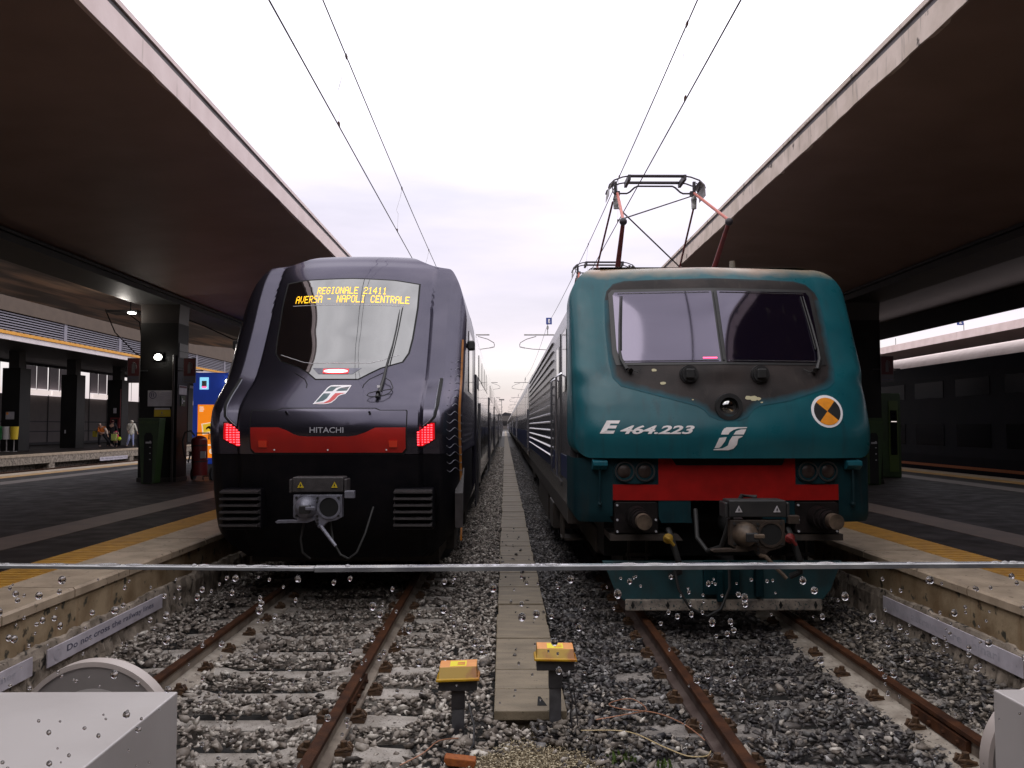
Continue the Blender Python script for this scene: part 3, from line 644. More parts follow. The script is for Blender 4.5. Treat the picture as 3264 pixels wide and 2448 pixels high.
# body
mb = MB(); bp = [(1.42, 1.0), (1.43, 1.2), (1.43, 3.05), (1.40, 3.25), (1.25, 3.45), (1.0, 3.56)]
mb.prism_y([(CX + x, z) for x, z in bp] + [(CX - x, z) for x, z in reversed(bp)], 8.9, 23.9); mb.build('body', 'silver_side', rt_)
for s in (-1, 1):
    X = CX + s * 1.43
    mb = MB(); mb.box(X - s * .01, X + s * .008, 9.0, 23.85, 1.30, 1.56); mb.build('blue_stripe', 'blue_band', rt_)
    for k in range(14):
        mb = MB(); z = 1.46 + k * .125; mb.prism_y([(X, z - .018), (X + s * .028, z), (X, z + .018)], 11.9, 23.3); mb.build('rib', 'rib_metal', rt_)
    mb = MB(); mb.box(X - s * .01, X + s * .012, 10.35, 11.1, 1.15, 3.05); dr = mb.build('cab_door', 'silver_side', rt_)
    mb = MB(); mb.box(X + s * .012, X + s * .018, 10.5, 10.95, 2.25, 2.9); mb.build('door_window', 'side_window', dr)
    mb = MB(); mb.box(X - s * .01, X + s * .01, 9.35, 9.95, 2.3, 3.0); mb.build('cab_side_window', 'side_window', rt_)
    for yy in (10.2, 11.25):
        mb = MB(); mb.tube([(X, yy, 2.55), (X + s * .07, yy, 2.5), (X + s * .07, yy, 1.3), (X, yy, 1.22)], .015, 8); mb.build('handrail', 'rib_metal', rt_, smooth=True)
    mb = MB(); mb.box(X - s * .25, X - s * .01, 9.4, 23.4, .80, 1.02); mb.build('sole_bar', 'frame_brown', rt_)
    mb = MB(); mb.box(X - s * .35, X + s * .01, 12.0, 12.9, .42, .80); mb.build('equipment_box', 'frame_brown', rt_, bevel=.02)
    mb = MB(); mb.box(X - s * .35, X - s * .02, 13.8, 17.6, .36, .80); mb.build('equipment_box', 'frame_brown', rt_, bevel=.02)
    mb = MB(); mb.box(X - s * .28, X - s * .02, 10.5, 10.9, .46, .49); mb.box(X - s * .05, X - s * .02, 10.5, 10.53, .46, .95); mb.box(X - s * .05, X - s * .02, 10.87, 10.9, .46, .95); mb.build('step', 'frame_brown', rt_)
    for yb in (11.0, 20.8):
        mb = MB(); mb.box(CX + s * 1.0, CX + s * 1.12, yb - 1.7, yb + 1.9, .48, .78); mb.build('bogie_frame', 'frame_brown', rt_, bevel=.03)
        for dy in (-1.2, 1.3):
            mb = MB(); mb.cyl((CX + s * .68, yb + dy, .54), (CX + s * .82, yb + dy, .54), .54, n=32); mb.cyl((CX + s * .82, yb + dy, .54), (CX + s * .9, yb + dy, .54), .15, n=16); mb.build('wheel', 'frame_brown', rt_, smooth=True)
mb = MB(); mb.box(CX - 1.1, CX + 1.1, 8.7, 23.5, .55, 1.05); mb.build('underframe', 'black_matte', rt_)
# lower front
def S2(x, z):
    a = min(1, abs(x) / 1.46); return 7.985 + .05 * a * a + .36 * (1 - (1 - a ** 6) ** (1 / 6.)) + (.10 * ((1.1 - z) / .13) ** 2 * .3 if z < 1.1 and abs(x) > 1.05 else 0)
zs2 = [.97, .985, 1.0, 1.03, 1.06, 1.1, 1.14, 1.18, 1.2, 1.24, 1.28, 1.32, 1.36, 1.4, 1.44, 1.48, 1.52, 1.56, 1.588]
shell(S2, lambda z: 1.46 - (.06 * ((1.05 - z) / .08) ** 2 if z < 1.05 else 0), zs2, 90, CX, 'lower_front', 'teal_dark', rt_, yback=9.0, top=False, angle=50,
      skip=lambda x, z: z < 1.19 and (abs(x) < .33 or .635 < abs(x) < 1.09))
mb = MB(); mb.box(CX - 1.4, CX + 1.4, 8.35, 8.4, .95, 1.62); mb.build('dark_backing', 'black_matte', rt_)  # black sheet standing in for the shade inside the open front
redl = [(-.655, 1.585), (-.525, 1.585), (-.50, 1.545), (-.485, 1.52), (.535, 1.52), (.55, 1.545), (.565, 1.585), (.665, 1.585), (.665, 1.335), (1.09, 1.335), (1.09, 1.185), (-1.09, 1.185), (-1.09, 1.335), (-.655, 1.335)]
patch(redl, S2, CX, .006, .012, 'red_panel', 'red_loco', rt_)
patch([(-.51, 1.588), (.55, 1.588), (.52, 1.53), (-.48, 1.53)], S2, CX, .010, .012, 'vent_slot', 'black_matte', rt_)
for s in (-1, 1):
    hb = patch(smoothpoly([(s * .675, 1.575), (s * 1.085, 1.575), (s * 1.085, 1.345), (s * .675, 1.345)][::s], 2), S2, CX, .018, .03, 'lamp_box', 'teal_dark', rt_)
    for xx in (.785, .978):
        y = S2(xx, 1.46) - .02
        mb = MB(); mb.ring_y((CX + s * xx, 1.462), .082, .096, y - .012, y + .02, 32); mb.build('lamp_rim', 'black_satin', hb, smooth=True)
        mb = MB(); mb.sphere((CX + s * xx, y + .03, 1.462), (.083, .045, .083), 26, 12); mb.build('lamp', 'lamp_glass', hb, smooth=True)
    # corner grab handles
    mb = MB(); x = CX + s * 1.22; y = S2(1.22, 1.5); mb.prism_x([(y - .12, 1.52), (y - .12, 1.56), (y + .02, 1.585), (y + .02, 1.48), (y - .06, 1.48)], x - .07, x + .07); mb.build('corner_step', 'teal_paint', rt_, bevel=.005)
    mb = MB(); mb.tube([(x, y, 1.14), (x, y - .06, 1.16), (x, y - .065, 1.3), (x, y - .065, 1.50)], .011, 8); mb.sphere((x, y - .05, 1.15), .025, 10, 6); mb.build('grab_handle', 'teal_dark', rt_, smooth=True)
    # side buffer without its plate
    bx = CX + s * .87; bz = 1.03
    mb = MB(); mb.prism_y([(bx - .21, .87), (bx - .21, 1.15), (bx - .19, 1.17), (bx + .19, 1.17), (bx + .21, 1.15), (bx + .21, .87)], 7.99, 8.06); bpl = mb.build('buffer_plate', 'buffer_dark', rt_, bevel=.008)
    for q, r_ in ((-.185, 1.14), (.185, 1.0), (-.185, 1.0), (-.185, .89), (.185, .89)):
        mb = MB(); mb.cyl((bx + q, 7.99, r_), (bx + q, 7.97, r_), .010, n=8); mb.build('bolt', 'grey_letter', bpl)
    mb = MB(); mb.cyl((bx, 8.0, bz), (bx, 7.82, bz), .105, n=28); mb.cyl((bx, 7.82, bz), (bx, 7.62, bz), .088, n=28); mb.ring_y((bx, bz), .08, .10, 7.70, 7.73); mb.build('buffer_stem', 'buffer_dark', bpl, smooth=True)
    mb = MB(); mb.cyl((bx, 7.62, bz), (bx, 7.52, bz), .072, .07, n=26); mb.build('buffer_end', 'cone_dirty', bpl, smooth=True)
    mb = MB(); mb.prism_y([(bx - s * .45, .80), (bx - s * .40, .86), (bx + s * .25, .86), (bx + s * .25, .80)], 8.0, 8.5); mb.build('frame_beam', 'frame_brown', rt_)
    # lifeguard brackets above the rail
    mb = MB(); rx = CX + s * .80
    for q in (-.09, .09): mb.box(rx + q - .012, rx + q + .012, 8.35, 8.39, .42, .78)
    mb.box(rx - .12, rx + .12, 8.33, 8.37, .60, .63); mb.box(rx - .06, rx + .06, 8.36, 8.5, .45, .58); mb.build('rail_guard', 'frame_brown', rt_)
# brake hose cocks
for s, m_ in ((-1, 'hose_yellow'), (1, 'hose_red')):
    hx = CX + (-.56 if s < 0 else .60)
    mb = MB(); mb.tube([(hx, 8.3, .90), (hx + .01, 8.05, .90), (hx + .03, 7.98, .80), (hx + .08, 7.95, .62), (hx + .10, 8.0, .50), (hx + .02, 8.05, .45)], .03, 10); mb.build('brake_hose', 'rubber', rt_, smooth=True)
    mb = MB(); mb.sphere((hx - .02, 7.92, .83), (.05, .03, .05), 10, 6); mb.tube([(hx - .06, 7.9, .85), (hx - .02, 7.88, .83), (hx + .03, 7.9, .77)], .016, 6); mb.build('brake_cock', m_, rt_, smooth=True)
mb = MB(); mb.tube([(CX - .30, 8.0, 1.10), (CX - .32, 7.85, .85), (CX - .25, 7.75, .74), (CX - .16, 7.6, .80), (CX - .10, 7.45, 1.10), (CX - .02, 7.4, 1.28), (CX + .10, 7.42, 1.27), (CX + .10, 7.45, 1.12)], .022, 10); mb.build('cable_hose', 'rubber', rt_, smooth=True)
mb = MB(); mb.cyl((CX + .02, 7.5, 1.14), (CX + .02, 7.36, 1.12), .06, n=18); mb.cyl((CX + .02, 7.5, 1.14), (CX + .02, 7.3, 1.10), .03, n=12); mb.build('air_valve', 'coupler_brown', rt_, smooth=True)
coupler(rt_, CX + .055, 7.20, .965, 'coupler_brown', 'cone_dirty', 'black_satin', 'sign_white', .97)
# snow plough
pl = [(-1.18, .58), (1.18, .58), (1.12, .45), (1.06, .30), (.98, .20), (.90, .17), (-.90, .17), (-.98, .20), (-1.06, .30), (-1.12, .45)]
mb = MB(); mb.prism_y([(CX + x, z) for x, z in pl], 8.17, 8.22); pw = mb.build('plough', 'plough_teal', rt_, bevel=.01)
mb = MB(); mb.box(CX - .96, CX + .96, 8.13, 8.17, .105, .215); pe = mb.build('plough_blade', 'blade', pw, bevel=.012)
for x in (-.89, -.55, .2, .55, .89):
    mb = MB(); mb.prism_y([(CX + x - .018, .16), (CX + x, .125), (CX + x + .018, .16), (CX + x, .20)], 8.12, 8.135); mb.build('bolt_slot', 'black_matte', pe)
mb = MB(); mb.box(CX - .20, CX + .15, 8.10, 8.17, .26, .58); mb.box(CX - .08, CX - .02, 8.07, 8.12, .2, .5); mb.box(CX + .3, CX + .38, 8.09, 8.17, .24, .56); mb.build('plough_rib', 'teal_dark', pw, bevel=.01)
mb = MB(); mb.tube([(CX - .52, 8.0, .58), (CX - .48, 7.95, .35), (CX - .38, 7.92, .18), (CX - .22, 7.92, .10), (CX - .08, 7.95, .16), (CX + .02, 8.0, .35), (CX + .03, 8.05, .6)], .014, 8); mb.build('hanging_hose', 'rubber', rt_, smooth=True)
# dirty black surround, panes, wipers, horns, headlight
msk = [(-1.10, 3.2), (-1.075, 3.30), (-1.0, 3.385), (-.88, 3.418), (-.5, 3.425), (0, 3.43), (.5, 3.425), (.90, 3.415), (1.02, 3.38), (1.10, 3.29), (1.135, 3.185), (1.14, 2.9), (1.135, 2.46), (1.10, 2.325), (1.02, 2.265), (.6, 2.14), (.30, 2.088), (.235, 2.05), (.19, 1.99), (.115, 1.955), (0, 1.945), (-.105, 1.957), (-.19, 1.995), (-.235, 2.055), (-.30, 2.09), (-.70, 2.20), (-1.0, 2.285), (-1.075, 2.37), (-1.10, 2.54), (-1.115, 2.9)]
patch(msk, S, CX, .004, .012, 'windscreen_surround', 'grime_mask', rt_, res=.03, edge=True)
fr_ = [(-1.02, 3.315), (1.03, 3.315), (1.06, 3.28), (1.06, 2.50), (-1.03, 2.50), (-1.06, 2.62), (-1.06, 3.27)]
wf = patch(fr_, S, CX, .010, .012, 'window_frame', 'black_satin', rt_, res=.06)
patch([(-.995, 3.283), (-.022, 3.283), (-.022, 2.527), (-.975, 2.527), (-1.015, 2.66), (-1.015, 3.25)], S, CX, .016, .012, 'windscreen', 'loco_glass', wf, res=.05)
patch([(.035, 3.283), (.995, 3.283), (1.022, 3.24), (1.022, 2.66), (1.0, 2.527), (.035, 2.527)], S, CX, .016, .012, 'windscreen', 'loco_glass', wf, res=.05)
for z in (3.268, 2.54):
    for a, b in ((-.965, -.045), (.06, .965)): strip_line([(a, z), (b, z)], .0055, S, CX, .018, 'glazing_trim', 'rib_metal', wf)
strip_line([(.006, 3.27), (.006, 2.54)], .012, S, CX, .014, 'centre_pillar', 'black_satin', wf)
patch([(-.19, 2.574), (.0 - .055, 2.574), (-.055, 2.560), (-.19, 2.560)], S, CX, .02, .01, 'red_light_strip', 'led_red_small', wf)
for s in (-1, 1):
    P = [(s * .935, 2.455), (s * .985, 2.56), (s * .992, 2.66), (s * .975, 2.9), (s * .945, 3.235)]
    mb = MB(); mb.tube([(CX + x, S(x, z) - .05, z) for x, z in P], [.02, .018, .013, .012, .006], 8); wa = mb.build('wiper_arm', 'black_satin', rt_, smooth=True)
    mb = MB(); mb.tube([(CX + x - s * .02, S(x, z) - .03, z) for x, z in P[2:]], .008, 6); mb.build('wiper_blade', 'rubber', wa)
    mb = MB(); mb.cyl((CX + s * .90, S(.9, 2.44), 2.44), (CX + s * .90, S(.9, 2.44) - .07, 2.44), .022, n=14); mb.build('pivot', 'chrome', wa)
    mb = MB(); mb.tube([(CX + s * .93, S(.93, 2.47) - .06, 2.47), (CX + s * .84, S(.84, 2.42) - .07, 2.42), (CX + s * .80, S(.8, 2.45) - .03, 2.455)], .005, 6); mb.build('wiper_cable', 'rubber', wa)
    hx = CX + s * .345; y = S(.345, 2.4)
    mb = MB(); mb.cyl((hx, y + .02, 2.40), (hx, y - .05, 2.40), .088, n=28); mb.cyl((hx, y - .05, 2.40), (hx, y - .075, 2.40), .075, n=28); hn = mb.build('side_lamp', 'black_satin', rt_, smooth=True)
    mb = MB(); mb.box(hx - .045, hx + .045, y - .115, y - .07, 2.355, 2.45); mb.build('lamp_cap', 'rubber', hn, bevel=.012)
mb = MB(); y = S(0, 2.08); mb.ring_y((CX, 2.08), .09, .128, y - .05, y + .02, 40); hl = mb.build('headlight_bezel', 'black_satin', rt_, smooth=True)
mb = MB(); mb.cyl((CX, y + .0, 2.08), (CX, y + .03, 2.08), .128, n=36); mb.build('headlight_backing', 'seam', hl)
mb = MB(); mb.sphere((CX, y + .015, 2.08), (.09, .05, .09), 28, 14); mb.build('headlight', 'chrome', hl, smooth=True)
for x, z, r_ in ((-.671, 2.446, .022), (-.598, 2.313, .024), (.21, 2.168, .03), (.26, 2.165, .035), (.30, 2.16, .022), (-.33, 2.15, .008), (.33, 2.125, .01)):
    pts = [(x + r_ * (1 + .5 * random.random()) * math.cos(t * .7), z + r_ * .55 * (1 + .5 * random.random()) * math.sin(t * .7)) for t in range(9)]
    patch(pts, S, CX, .007, .004, 'bug_stain', 'bug_splat', rt_, res=.2, smooth=False)
# number, emblem and roundel
text_on('E', 'lettering', 'white_paint', rt_, lambda u, v: (CX - 1.225 + .195 * u, S(-1.225 + .195 * u, 1.826 + .125 * v) - .005, 1.826 + .125 * v), shear=.35, bold=.045)
text_on('464.223', 'lettering', 'white_paint', rt_, lambda u, v: (CX - 1.035 + .70 * u, S(-1.035 + .70 * u, 1.822 + .083 * v) - .005, 1.822 + .083 * v), shear=.35, bold=.03)
for q in ([(-.032, 1.886), (.162, 1.888), (.157, 1.878), (.08, 1.876), (.031, 1.862), (-.007, 1.838), (-.019, 1.818), (-.088, 1.818), (-.075, 1.85), (-.055, 1.875)], [(.152, 1.868), (.126, 1.818), (.029, 1.818), (.054, 1.85), (.104, 1.866)],
          [(-.104, 1.787), (-.036, 1.794), (-.052, 1.754), (-.087, 1.705), (-.106, 1.691), (-.148, 1.689)], [(.021, 1.803), (.06, 1.806), (.119, 1.805), (.113, 1.797), (.073, 1.778), (.062, 1.721), (.031, 1.685), (-.017, 1.67), (-.159, 1.67), (-.154, 1.679), (-.074, 1.687), (-.023, 1.713), (-.008, 1.762)]):
    patch(q, S, CX, .005, .004, 'emblem_patch', 'white_paint', rt_, res=.05)
dc = (.965, 2.04)
patch([(dc[0] + .160 * math.cos(t * .2094), dc[1] + .158 * math.sin(t * .2094)) for t in range(30)], S, CX, .004, .006, 'roundel_rim', 'white_clean', rt_, res=.04)
for k in range(4):
    a0 = 42 + 90 * k + 7; P = [dc] + [(dc[0] + .134 * math.cos(R(a0 + i * 10)), dc[1] + .132 * math.sin(R(a0 + i * 10))) for i in range(10)]
    patch(P, S, CX, .008, .006, 'roundel_sector', 'orange_disc' if k % 2 == 0 else 'black_satin', rt_, res=.05)
mb = MB(); mb.cyl((CX + .42, 9.2, 3.6), (CX + .42, 9.2, 3.745), .038, .030, n=14); mb.build('roof_vent', 'roof_rust', rt_, smooth=True)
mb = MB(); mb.box(CX - .9, CX + .9, 14.2, 16.2, 3.56, 3.66); mb.box(CX - .7, CX + .7, 20, 23, 3.56, 3.68); mb.build('roof_equipment', 'roof_rust', rt_, bevel=.03)

# ---------------------------------------------------------------- diamond pantograph (part of the locomotive)
def pantograph(yc, parent, px_=0.0):
    X = CX + px_; B = 3.62; kz = 4.44; hz = 5.20
    p = MB()
    for s in (-1, 1):
        p.tube([(X + s * .62, yc - .9, B + .08), (X + s * .62, yc + .9, B + .08)], .035, 8)
    for y in (-.9, .9): p.tube([(X - .62, yc + y, B + .08), (X + .62, yc + y, B + .08)], .035, 8)
    root = p.build('pantograph', 'panto_red', parent, smooth=True)
    for s in (-1, 1):
        for y in (-.8, .8):
            q = MB(); q.cyl((X + s * .62, yc + y, B - .02), (X + s * .62, yc + y, B + .08), .06, .04, n=12); q.build('insulator', 'insulator', root)
    for sx in (-1, 1):
        q = MB(); q.tube([(X + sx * .63, yc - .35, B + .10), (X + sx * .66, yc - 1.43, kz)], [.042, .026], 10); q.build('lower_arm', 'panto_red', root, smooth=True)
        q = MB(); q.tube([(X + sx * .63, yc + .35, B + .10), (X + sx * .66, yc + 1.48, kz)], [.03, .02], 8); q.build('lower_arm', 'panto_red', root, smooth=True)
        q = MB(); q.sphere((X + sx * .66, yc - 1.43, kz), .05, 10, 7); q.build('knee_joint', 'panto_dark', root, smooth=True)
        q = MB(); q.tube([(X + sx * .66, yc - 1.43, kz + .02), (X + sx * .545, yc - .08, hz - .02)], .02, 8); q.build('upper_arm', 'panto_pink', root, smooth=True)
        q = MB(); q.tube([(X + sx * .66, yc + 1.48, kz), (X + sx * .59, yc + .08, hz - .10)], .015, 8); q.build('upper_arm', 'panto_red', root, smooth=True)
        q = MB(); q.cyl((X + sx * .555, yc, hz - .22), (X + sx * .555, yc, hz - .09), .035, .04, n=14); q.cyl((X + sx * .555, yc, hz - .09), (X + sx * .555, yc, hz - .03), .046, .03, n=14); q.build('spring_canister', 'insulator', root, smooth=True)
        q = MB(); q.box(X + sx * .56 - .02, X + sx * .56 + .02, yc - .02, yc + .02, hz - .04, hz + .17); q.box(X + sx * (.50 if sx < 0 else .50), X + sx * .56, yc - .03, yc + .03, hz - .03, hz + .03); q.build('head_post', 'panto_dark', root)
        q = MB(); q.tube([(X + sx * .58, yc - .05, hz + .14), (X + sx * .62, yc - .1, hz + .07), (X + sx * .60, yc - .05, hz + .0), (X + sx * .56, yc, hz - .04)], .008, 6); q.build('shunt_cable', 'wire', root)
    q = MB(); q.tube([(X - .64, yc - 1.4, kz + .05), (X + .53, yc - .08, hz - .05)], .009, 6); q.build('brace_rod', 'panto_dark', root)
    q = MB(); q.tube([(X - .57, yc + .05, hz - .14), (X + .64, yc + 1.45, kz)], .011, 6); q.build('brace_rod', 'panto_dark', root)
    q = MB(); q.tube([(X - .50, yc, hz), (X - .40, yc, hz), (X - .36, yc, hz + .02), (X - .29, yc, hz + .085), (X - .25, yc, hz + .105), (X + .25, yc, hz + .105), (X + .29, yc, hz + .085), (X + .36, yc, hz + .02), (X + .40, yc, hz), (X + .50, yc, hz)], .013, 8); q.build('apex_bar', 'panto_dark', root, smooth=True)
    for dy in (-.16, .16):
        z0 = hz + .20
        q = MB(); q.box(X - .37, X + .37, yc + dy - .03, yc + dy + .03, z0 - .012, z0 + .018); q.build('contact_strip', 'panto_dark', root, bevel=.006)
        q = MB(); q.tube([(X - .68, yc + dy, z0 - .17), (X - .665, yc + dy, z0 - .12), (X - .60, yc + dy, z0 - .055), (X - .48, yc + dy, z0 - .01), (X - .37, yc + dy, z0 + .008), (X + .37, yc + dy, z0 + .008), (X + .48, yc + dy, z0 - .01), (X + .60, yc + dy, z0 - .055), (X + .665, yc + dy, z0 - .12), (X + .68, yc + dy, z0 - .17)], .011, 8); q.build('collector_frame', 'panto_dark', root, smooth=True)
    for sx in (-1, 1):
        q = MB(); V = []
        for z_, x_ in ((5.33, .60), (5.30, .635), (5.26, .662), (5.20, .675), (5.12, .68)):
            V += [(X + sx * x_, yc - .19, z_), (X + sx * x_, yc + .19, z_)]
        V += [(v[0] - sx * .006, v[1], v[2]) for v in V]
        q.add(V, [(2 * i, 2 * i + 1, 2 * i + 3, 2 * i + 2) for i in range(4)] + [(10 + 2 * i, 12 + 2 * i, 13 + 2 * i, 11 + 2 * i) for i in range(4)] + [(8, 9, 19, 18), (0, 10, 11, 1)] + [(2 * i, 2 * i + 2, 12 + 2 * i, 10 + 2 * i) for i in range(4)])
        q.build('horn', 'steel_mast', root)
        q = MB(); q.box(X + sx * .37, X + sx * .41, yc - .2, yc + .2, hz + .14, hz + .215); q.build('strip_holder', 'panto_dark', root)
    return root
pantograph(11.62, rt_); pantograph(17.75, rt_)

# ---------------------------------------------------------------- coaches behind the locomotive
ca = thing('passenger_coach', (RX, 24.5, 0), 'x', 'coach', 'grey and blue coaches behind the teal locomotive')
mb = MB(); q_ = [(1.38, .95), (1.41, 1.2), (1.41, 3.1), (1.33, 3.4), (1.1, 3.68), (.6, 3.84), (0, 3.88)]
mb.prism_y([(RX + x, z) for x, z in q_] + [(RX - x, z) for x, z in reversed(q_[:-1])], 24.5, 50.5); mb.build('body', 'silver_side', ca, smooth=True, angle=25)
for s in (-1, 1):
    X = RX + s * 1.41
    mb = MB(); mb.box(X - s * .01, X + s * .006, 24.6, 50.4, 1.15, 1.75); mb.build('blue_stripe', 'blue_band', ca)
    for k in range(11):
        mb = MB(); y = 27.3 + k * 1.95; mb.box(X - s * .01, X + s * .008, y, y + 1.2, 2.15, 3.0); mb.build('window', 'side_window', ca)
    for y in (25.2, 49.0):
        mb = MB(); mb.box(X - s * .01, X + s * .012, y, y + .85, 1.0, 3.05); dr = mb.build('door', 'side_window', ca)
        mb = MB(); mb.box(X, X + s * .06, y - .12, y - .09, 1.2, 2.4); mb.build('handrail', 'rib_metal', ca)
mb = MB(); mb.box(RX - 1.2, RX + 1.2, 29, 46, .45, .95); mb.box(RX - 1.2, RX + 1.2, 25.5, 28, .3, .9); mb.box(RX - 1.2, RX + 1.2, 47, 49.5, .3, .9); mb.build('underframe', 'frame_brown', ca)
ordn = ['first', 'second', 'third', 'fourth', 'fifth', 'sixth', 'seventh', 'eighth']
for k in range(8):
    c = ca if k == 0 else copy_tree(ca)
    if k: c.location.y = 24.5 + 26.4 * k
    c['label'] = ordn[k] + ' grey and blue passenger coach behind the teal locomotive, counted from it'
# ================================================================ GROUND AND PLATFORMS
mb = MB(); mb.add([(-900, -40, -.27), (900, -40, -.27), (900, 1500, -.27), (-900, 1500, -.27)], [(0, 1, 2, 3)])
tag(mb.build('ground', 'ground'), kind='structure')
PZ = .56
def platform(x_edge, x_far, sgn, y0, y1, label, far_strip=True):
    """slab with coping, tactile strip and light paving strips; sgn = direction away from the track"""
    X = lambda d: x_edge + sgn * d
    width = abs(x_far - x_edge)
    root = thing('platform', (x_edge, y0, 0), label, 'platform')
    mb = MB(); mb.box(X(.03), X(.10), y0, y1, .20, PZ - .075); mb.build('upper_wall', 'wall_stained', root)
    mb = MB()    # broken lower wall with an uneven ledge
    n = 520; V = []; F = []; j1 = j2 = 0
    for i in range(n + 1):
        y = y0 + (min(y1, 24) - y0) * i / n
        if random.random() < .35: j1 = random.uniform(-.03, .025)
        if random.random() < .4: j2 = random.uniform(-.005, .035)
        V += [(X(.08), y, .235 + .6 * j1 + .006 * random.random()), (X(-.015 + j2), y, .215 + j1 * .6), (X(-.035 + j2), y, .14), (X(-.03 + random.random() * .03), y, .0), (X(-.05 + random.random() * .05), y, -.09), (X(-.10 + random.random() * .06), y, -.26)]
    for i in range(n):
        for k in range(5): F.append((i * 6 + k, i * 6 + k + 1, i * 6 + k + 7, i * 6 + k + 6))
    mb.add(V, F); mb.build('lower_wall', 'wall_broken', root)
    mb = MB(); mb.box(X(.02), X(width - .02), 24, y1, -.26, .2); mb.box(X(.10), X(width - .1), y0, 24, -.26, .2); mb.build('core', 'wall_broken', root)
    mb = MB(); y = y0
    while y < y1:       # coping stones, each with a rounded nose
        L_ = 1.0 if y < 40 else 10.0; e = .009
        z1 = PZ + .002 + random.uniform(-.002, .002)
        a, b_ = (X(0), X(.61))
        mb.add([(a, y + e, PZ - .075), (a, y + L_ - e, PZ - .075), (a, y + L_ - e, z1 - .018), (a, y + e, z1 - .018), (X(.018), y + e, z1), (X(.018), y + L_ - e, z1), (b_, y + e, z1), (b_, y + L_ - e, z1), (b_, y + e, PZ - .075), (b_, y + L_ - e, PZ - .075)],
               [(0, 1, 2, 3), (3, 2, 5, 4), (4, 5, 7, 6), (0, 3, 4, 6, 8), (1, 9, 7, 5, 2), (0, 8, 9, 1)])
        y += L_
    mb.build('coping', 'coping', root)
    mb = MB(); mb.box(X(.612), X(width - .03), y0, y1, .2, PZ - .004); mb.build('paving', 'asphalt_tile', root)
    mb = MB(); mb.box(X(.615), X(1.07), y0, y1, PZ - .01, PZ + .001)
    yy = y0
    for k in range(int((min(y1, 22) - y0) / .12)):
        mb.box(X(.63), X(1.055), y0 + k * .12, y0 + k * .12 + .05, PZ + .001, PZ + .005)
    mb.build('tactile_strip', 'tactile', root)
    mb = MB(); mb.box(X(1.87), X(2.47), y0, y1, PZ - .01, PZ + .002); mb.box(X(width - 2.47), X(width - 1.87), y0, y1, PZ - .01, PZ + .002); mb.build('light_paving', 'paving_light', root)
    mb = MB(); mb.box(X(width - 1.07), X(width - .615), y0, y1, PZ - .01, PZ + .001); mb.build('tactile_strip', 'tactile', root)
    mb = MB(); mb.box(X(width - .61), X(width), y0, y1, PZ - .075, PZ + .003); mb.box(X(width - .1), X(width - .04), y0, y1, -.2, PZ - .075); mb.build('coping', 'coping', root)
    return root
platform(-3.56, -13.9, -1, .97, 240, 'left platform with worn stone edge and yellow tactile strip beside the dark double-deck train')
platform(3.86, 12.9, 1, .97, 240, 'right platform with worn stone edge beside the teal locomotive, in deep shade')
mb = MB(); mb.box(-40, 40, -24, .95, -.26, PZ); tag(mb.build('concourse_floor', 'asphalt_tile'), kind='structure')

# ================================================================ CANOPIES
def canopy(sg, e, lo, hi, bx0, bx1, bz, bt, far, flo, fhi, label, fm, y1=37, yn=-12.9, thick_far=None):  # rear stretch of the roofs runs unseen behind the viewpoint to shade train fronts
    root = thing('platform_canopy', (sg * e, yn, 0), label, 'canopy')
    s = sg
    mb = MB(); n = 60; V = []; F = []
    for i in range(n + 1):       # main soffit toward the tracks, a slightly sagging plastered surface
        y = yn + (y1 - yn) * i / n
        for k in range(9):
            t = k / 8; x = s * (e + .02 + (bx0 - e - .02) * t); z = lo + .004 + (bt - lo) * t + .03 * math.sin(math.pi * t)
            V.append((x, y, z))
    for i in range(n):
        for k in range(8): F.append((i * 9 + k, i * 9 + k + 1, i * 9 + k + 10, i * 9 + k + 9))
    mb.add(V, F); mb.build('soffit', 'soffit', root, smooth=True)
    mb = MB(); mb.prism_y([(s * (e + .05), hi - .02), (s * (e + .05), lo + .05), (s * bx0, bt + .1), (s * bx1, bt + .1), (s * (far - .05), flo + .05), (s * (far - .05), fhi - .02)], yn + .02, y1 - .02); mb.build('roof_slab', 'beam_dark', root)
    mb = MB(); V = []; F = []     # fascia with a ragged lower lip
    for i in range(n * 4 + 1):
        y = yn + (y1 - yn) * i / (n * 4); j = .003 * math.sin(i * .37) + .004 * random.random() * (1 if fm == 'fascia' else 3)
        V += [(s * (e + .05), y, lo + j), (s * e, y, lo + j), (s * e, y, hi - .115)]
    for i in range(n * 4):
        for k in range(2): F.append((i * 3 + k, i * 3 + k + 1, i * 3 + k + 4, i * 3 + k + 3))
    mb.add(V, F); mb.build('fascia', fm, root)
    mb = MB(); mb.box(s * (e + .012), s * (e + .06), yn, y1, hi - .116, hi - .05); mb.build('drip_groove', 'fascia_groove', root)
    mb = MB(); mb.box(s * (e - .012), s * (e + .3), yn, y1, hi - .052, hi); mb.build('roof_edge', fm, root)
    mb = MB(); mb.box(s * bx0, s * bx1, yn, y1, bz, bt + .12); mb.box(s * (bx0 - .06), s * (bx0), yn, y1, bt - .07, bt - .02); mb.build('beam', 'beam_dark', root)
    mb = MB(); V = []; F = []
    for i in range(n + 1):
        y = yn + (y1 - yn) * i / n
        for k in range(9):
            t = k / 8; V.append((s * (bx1 + (far - bx1) * t), y, bt + (flo - bt) * t))
    for i in range(n):
        for k in range(8): F.append((i * 9 + k, i * 9 + k + 1, i * 9 + k + 10, i * 9 + k + 9))
    mb.add(V, F); mb.build('far_soffit', 'soffit_painted_sheen' if s < 0 else 'beam_dark', root, smooth=True)
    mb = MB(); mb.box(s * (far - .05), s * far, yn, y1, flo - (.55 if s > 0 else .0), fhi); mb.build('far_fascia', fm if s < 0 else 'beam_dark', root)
    return root
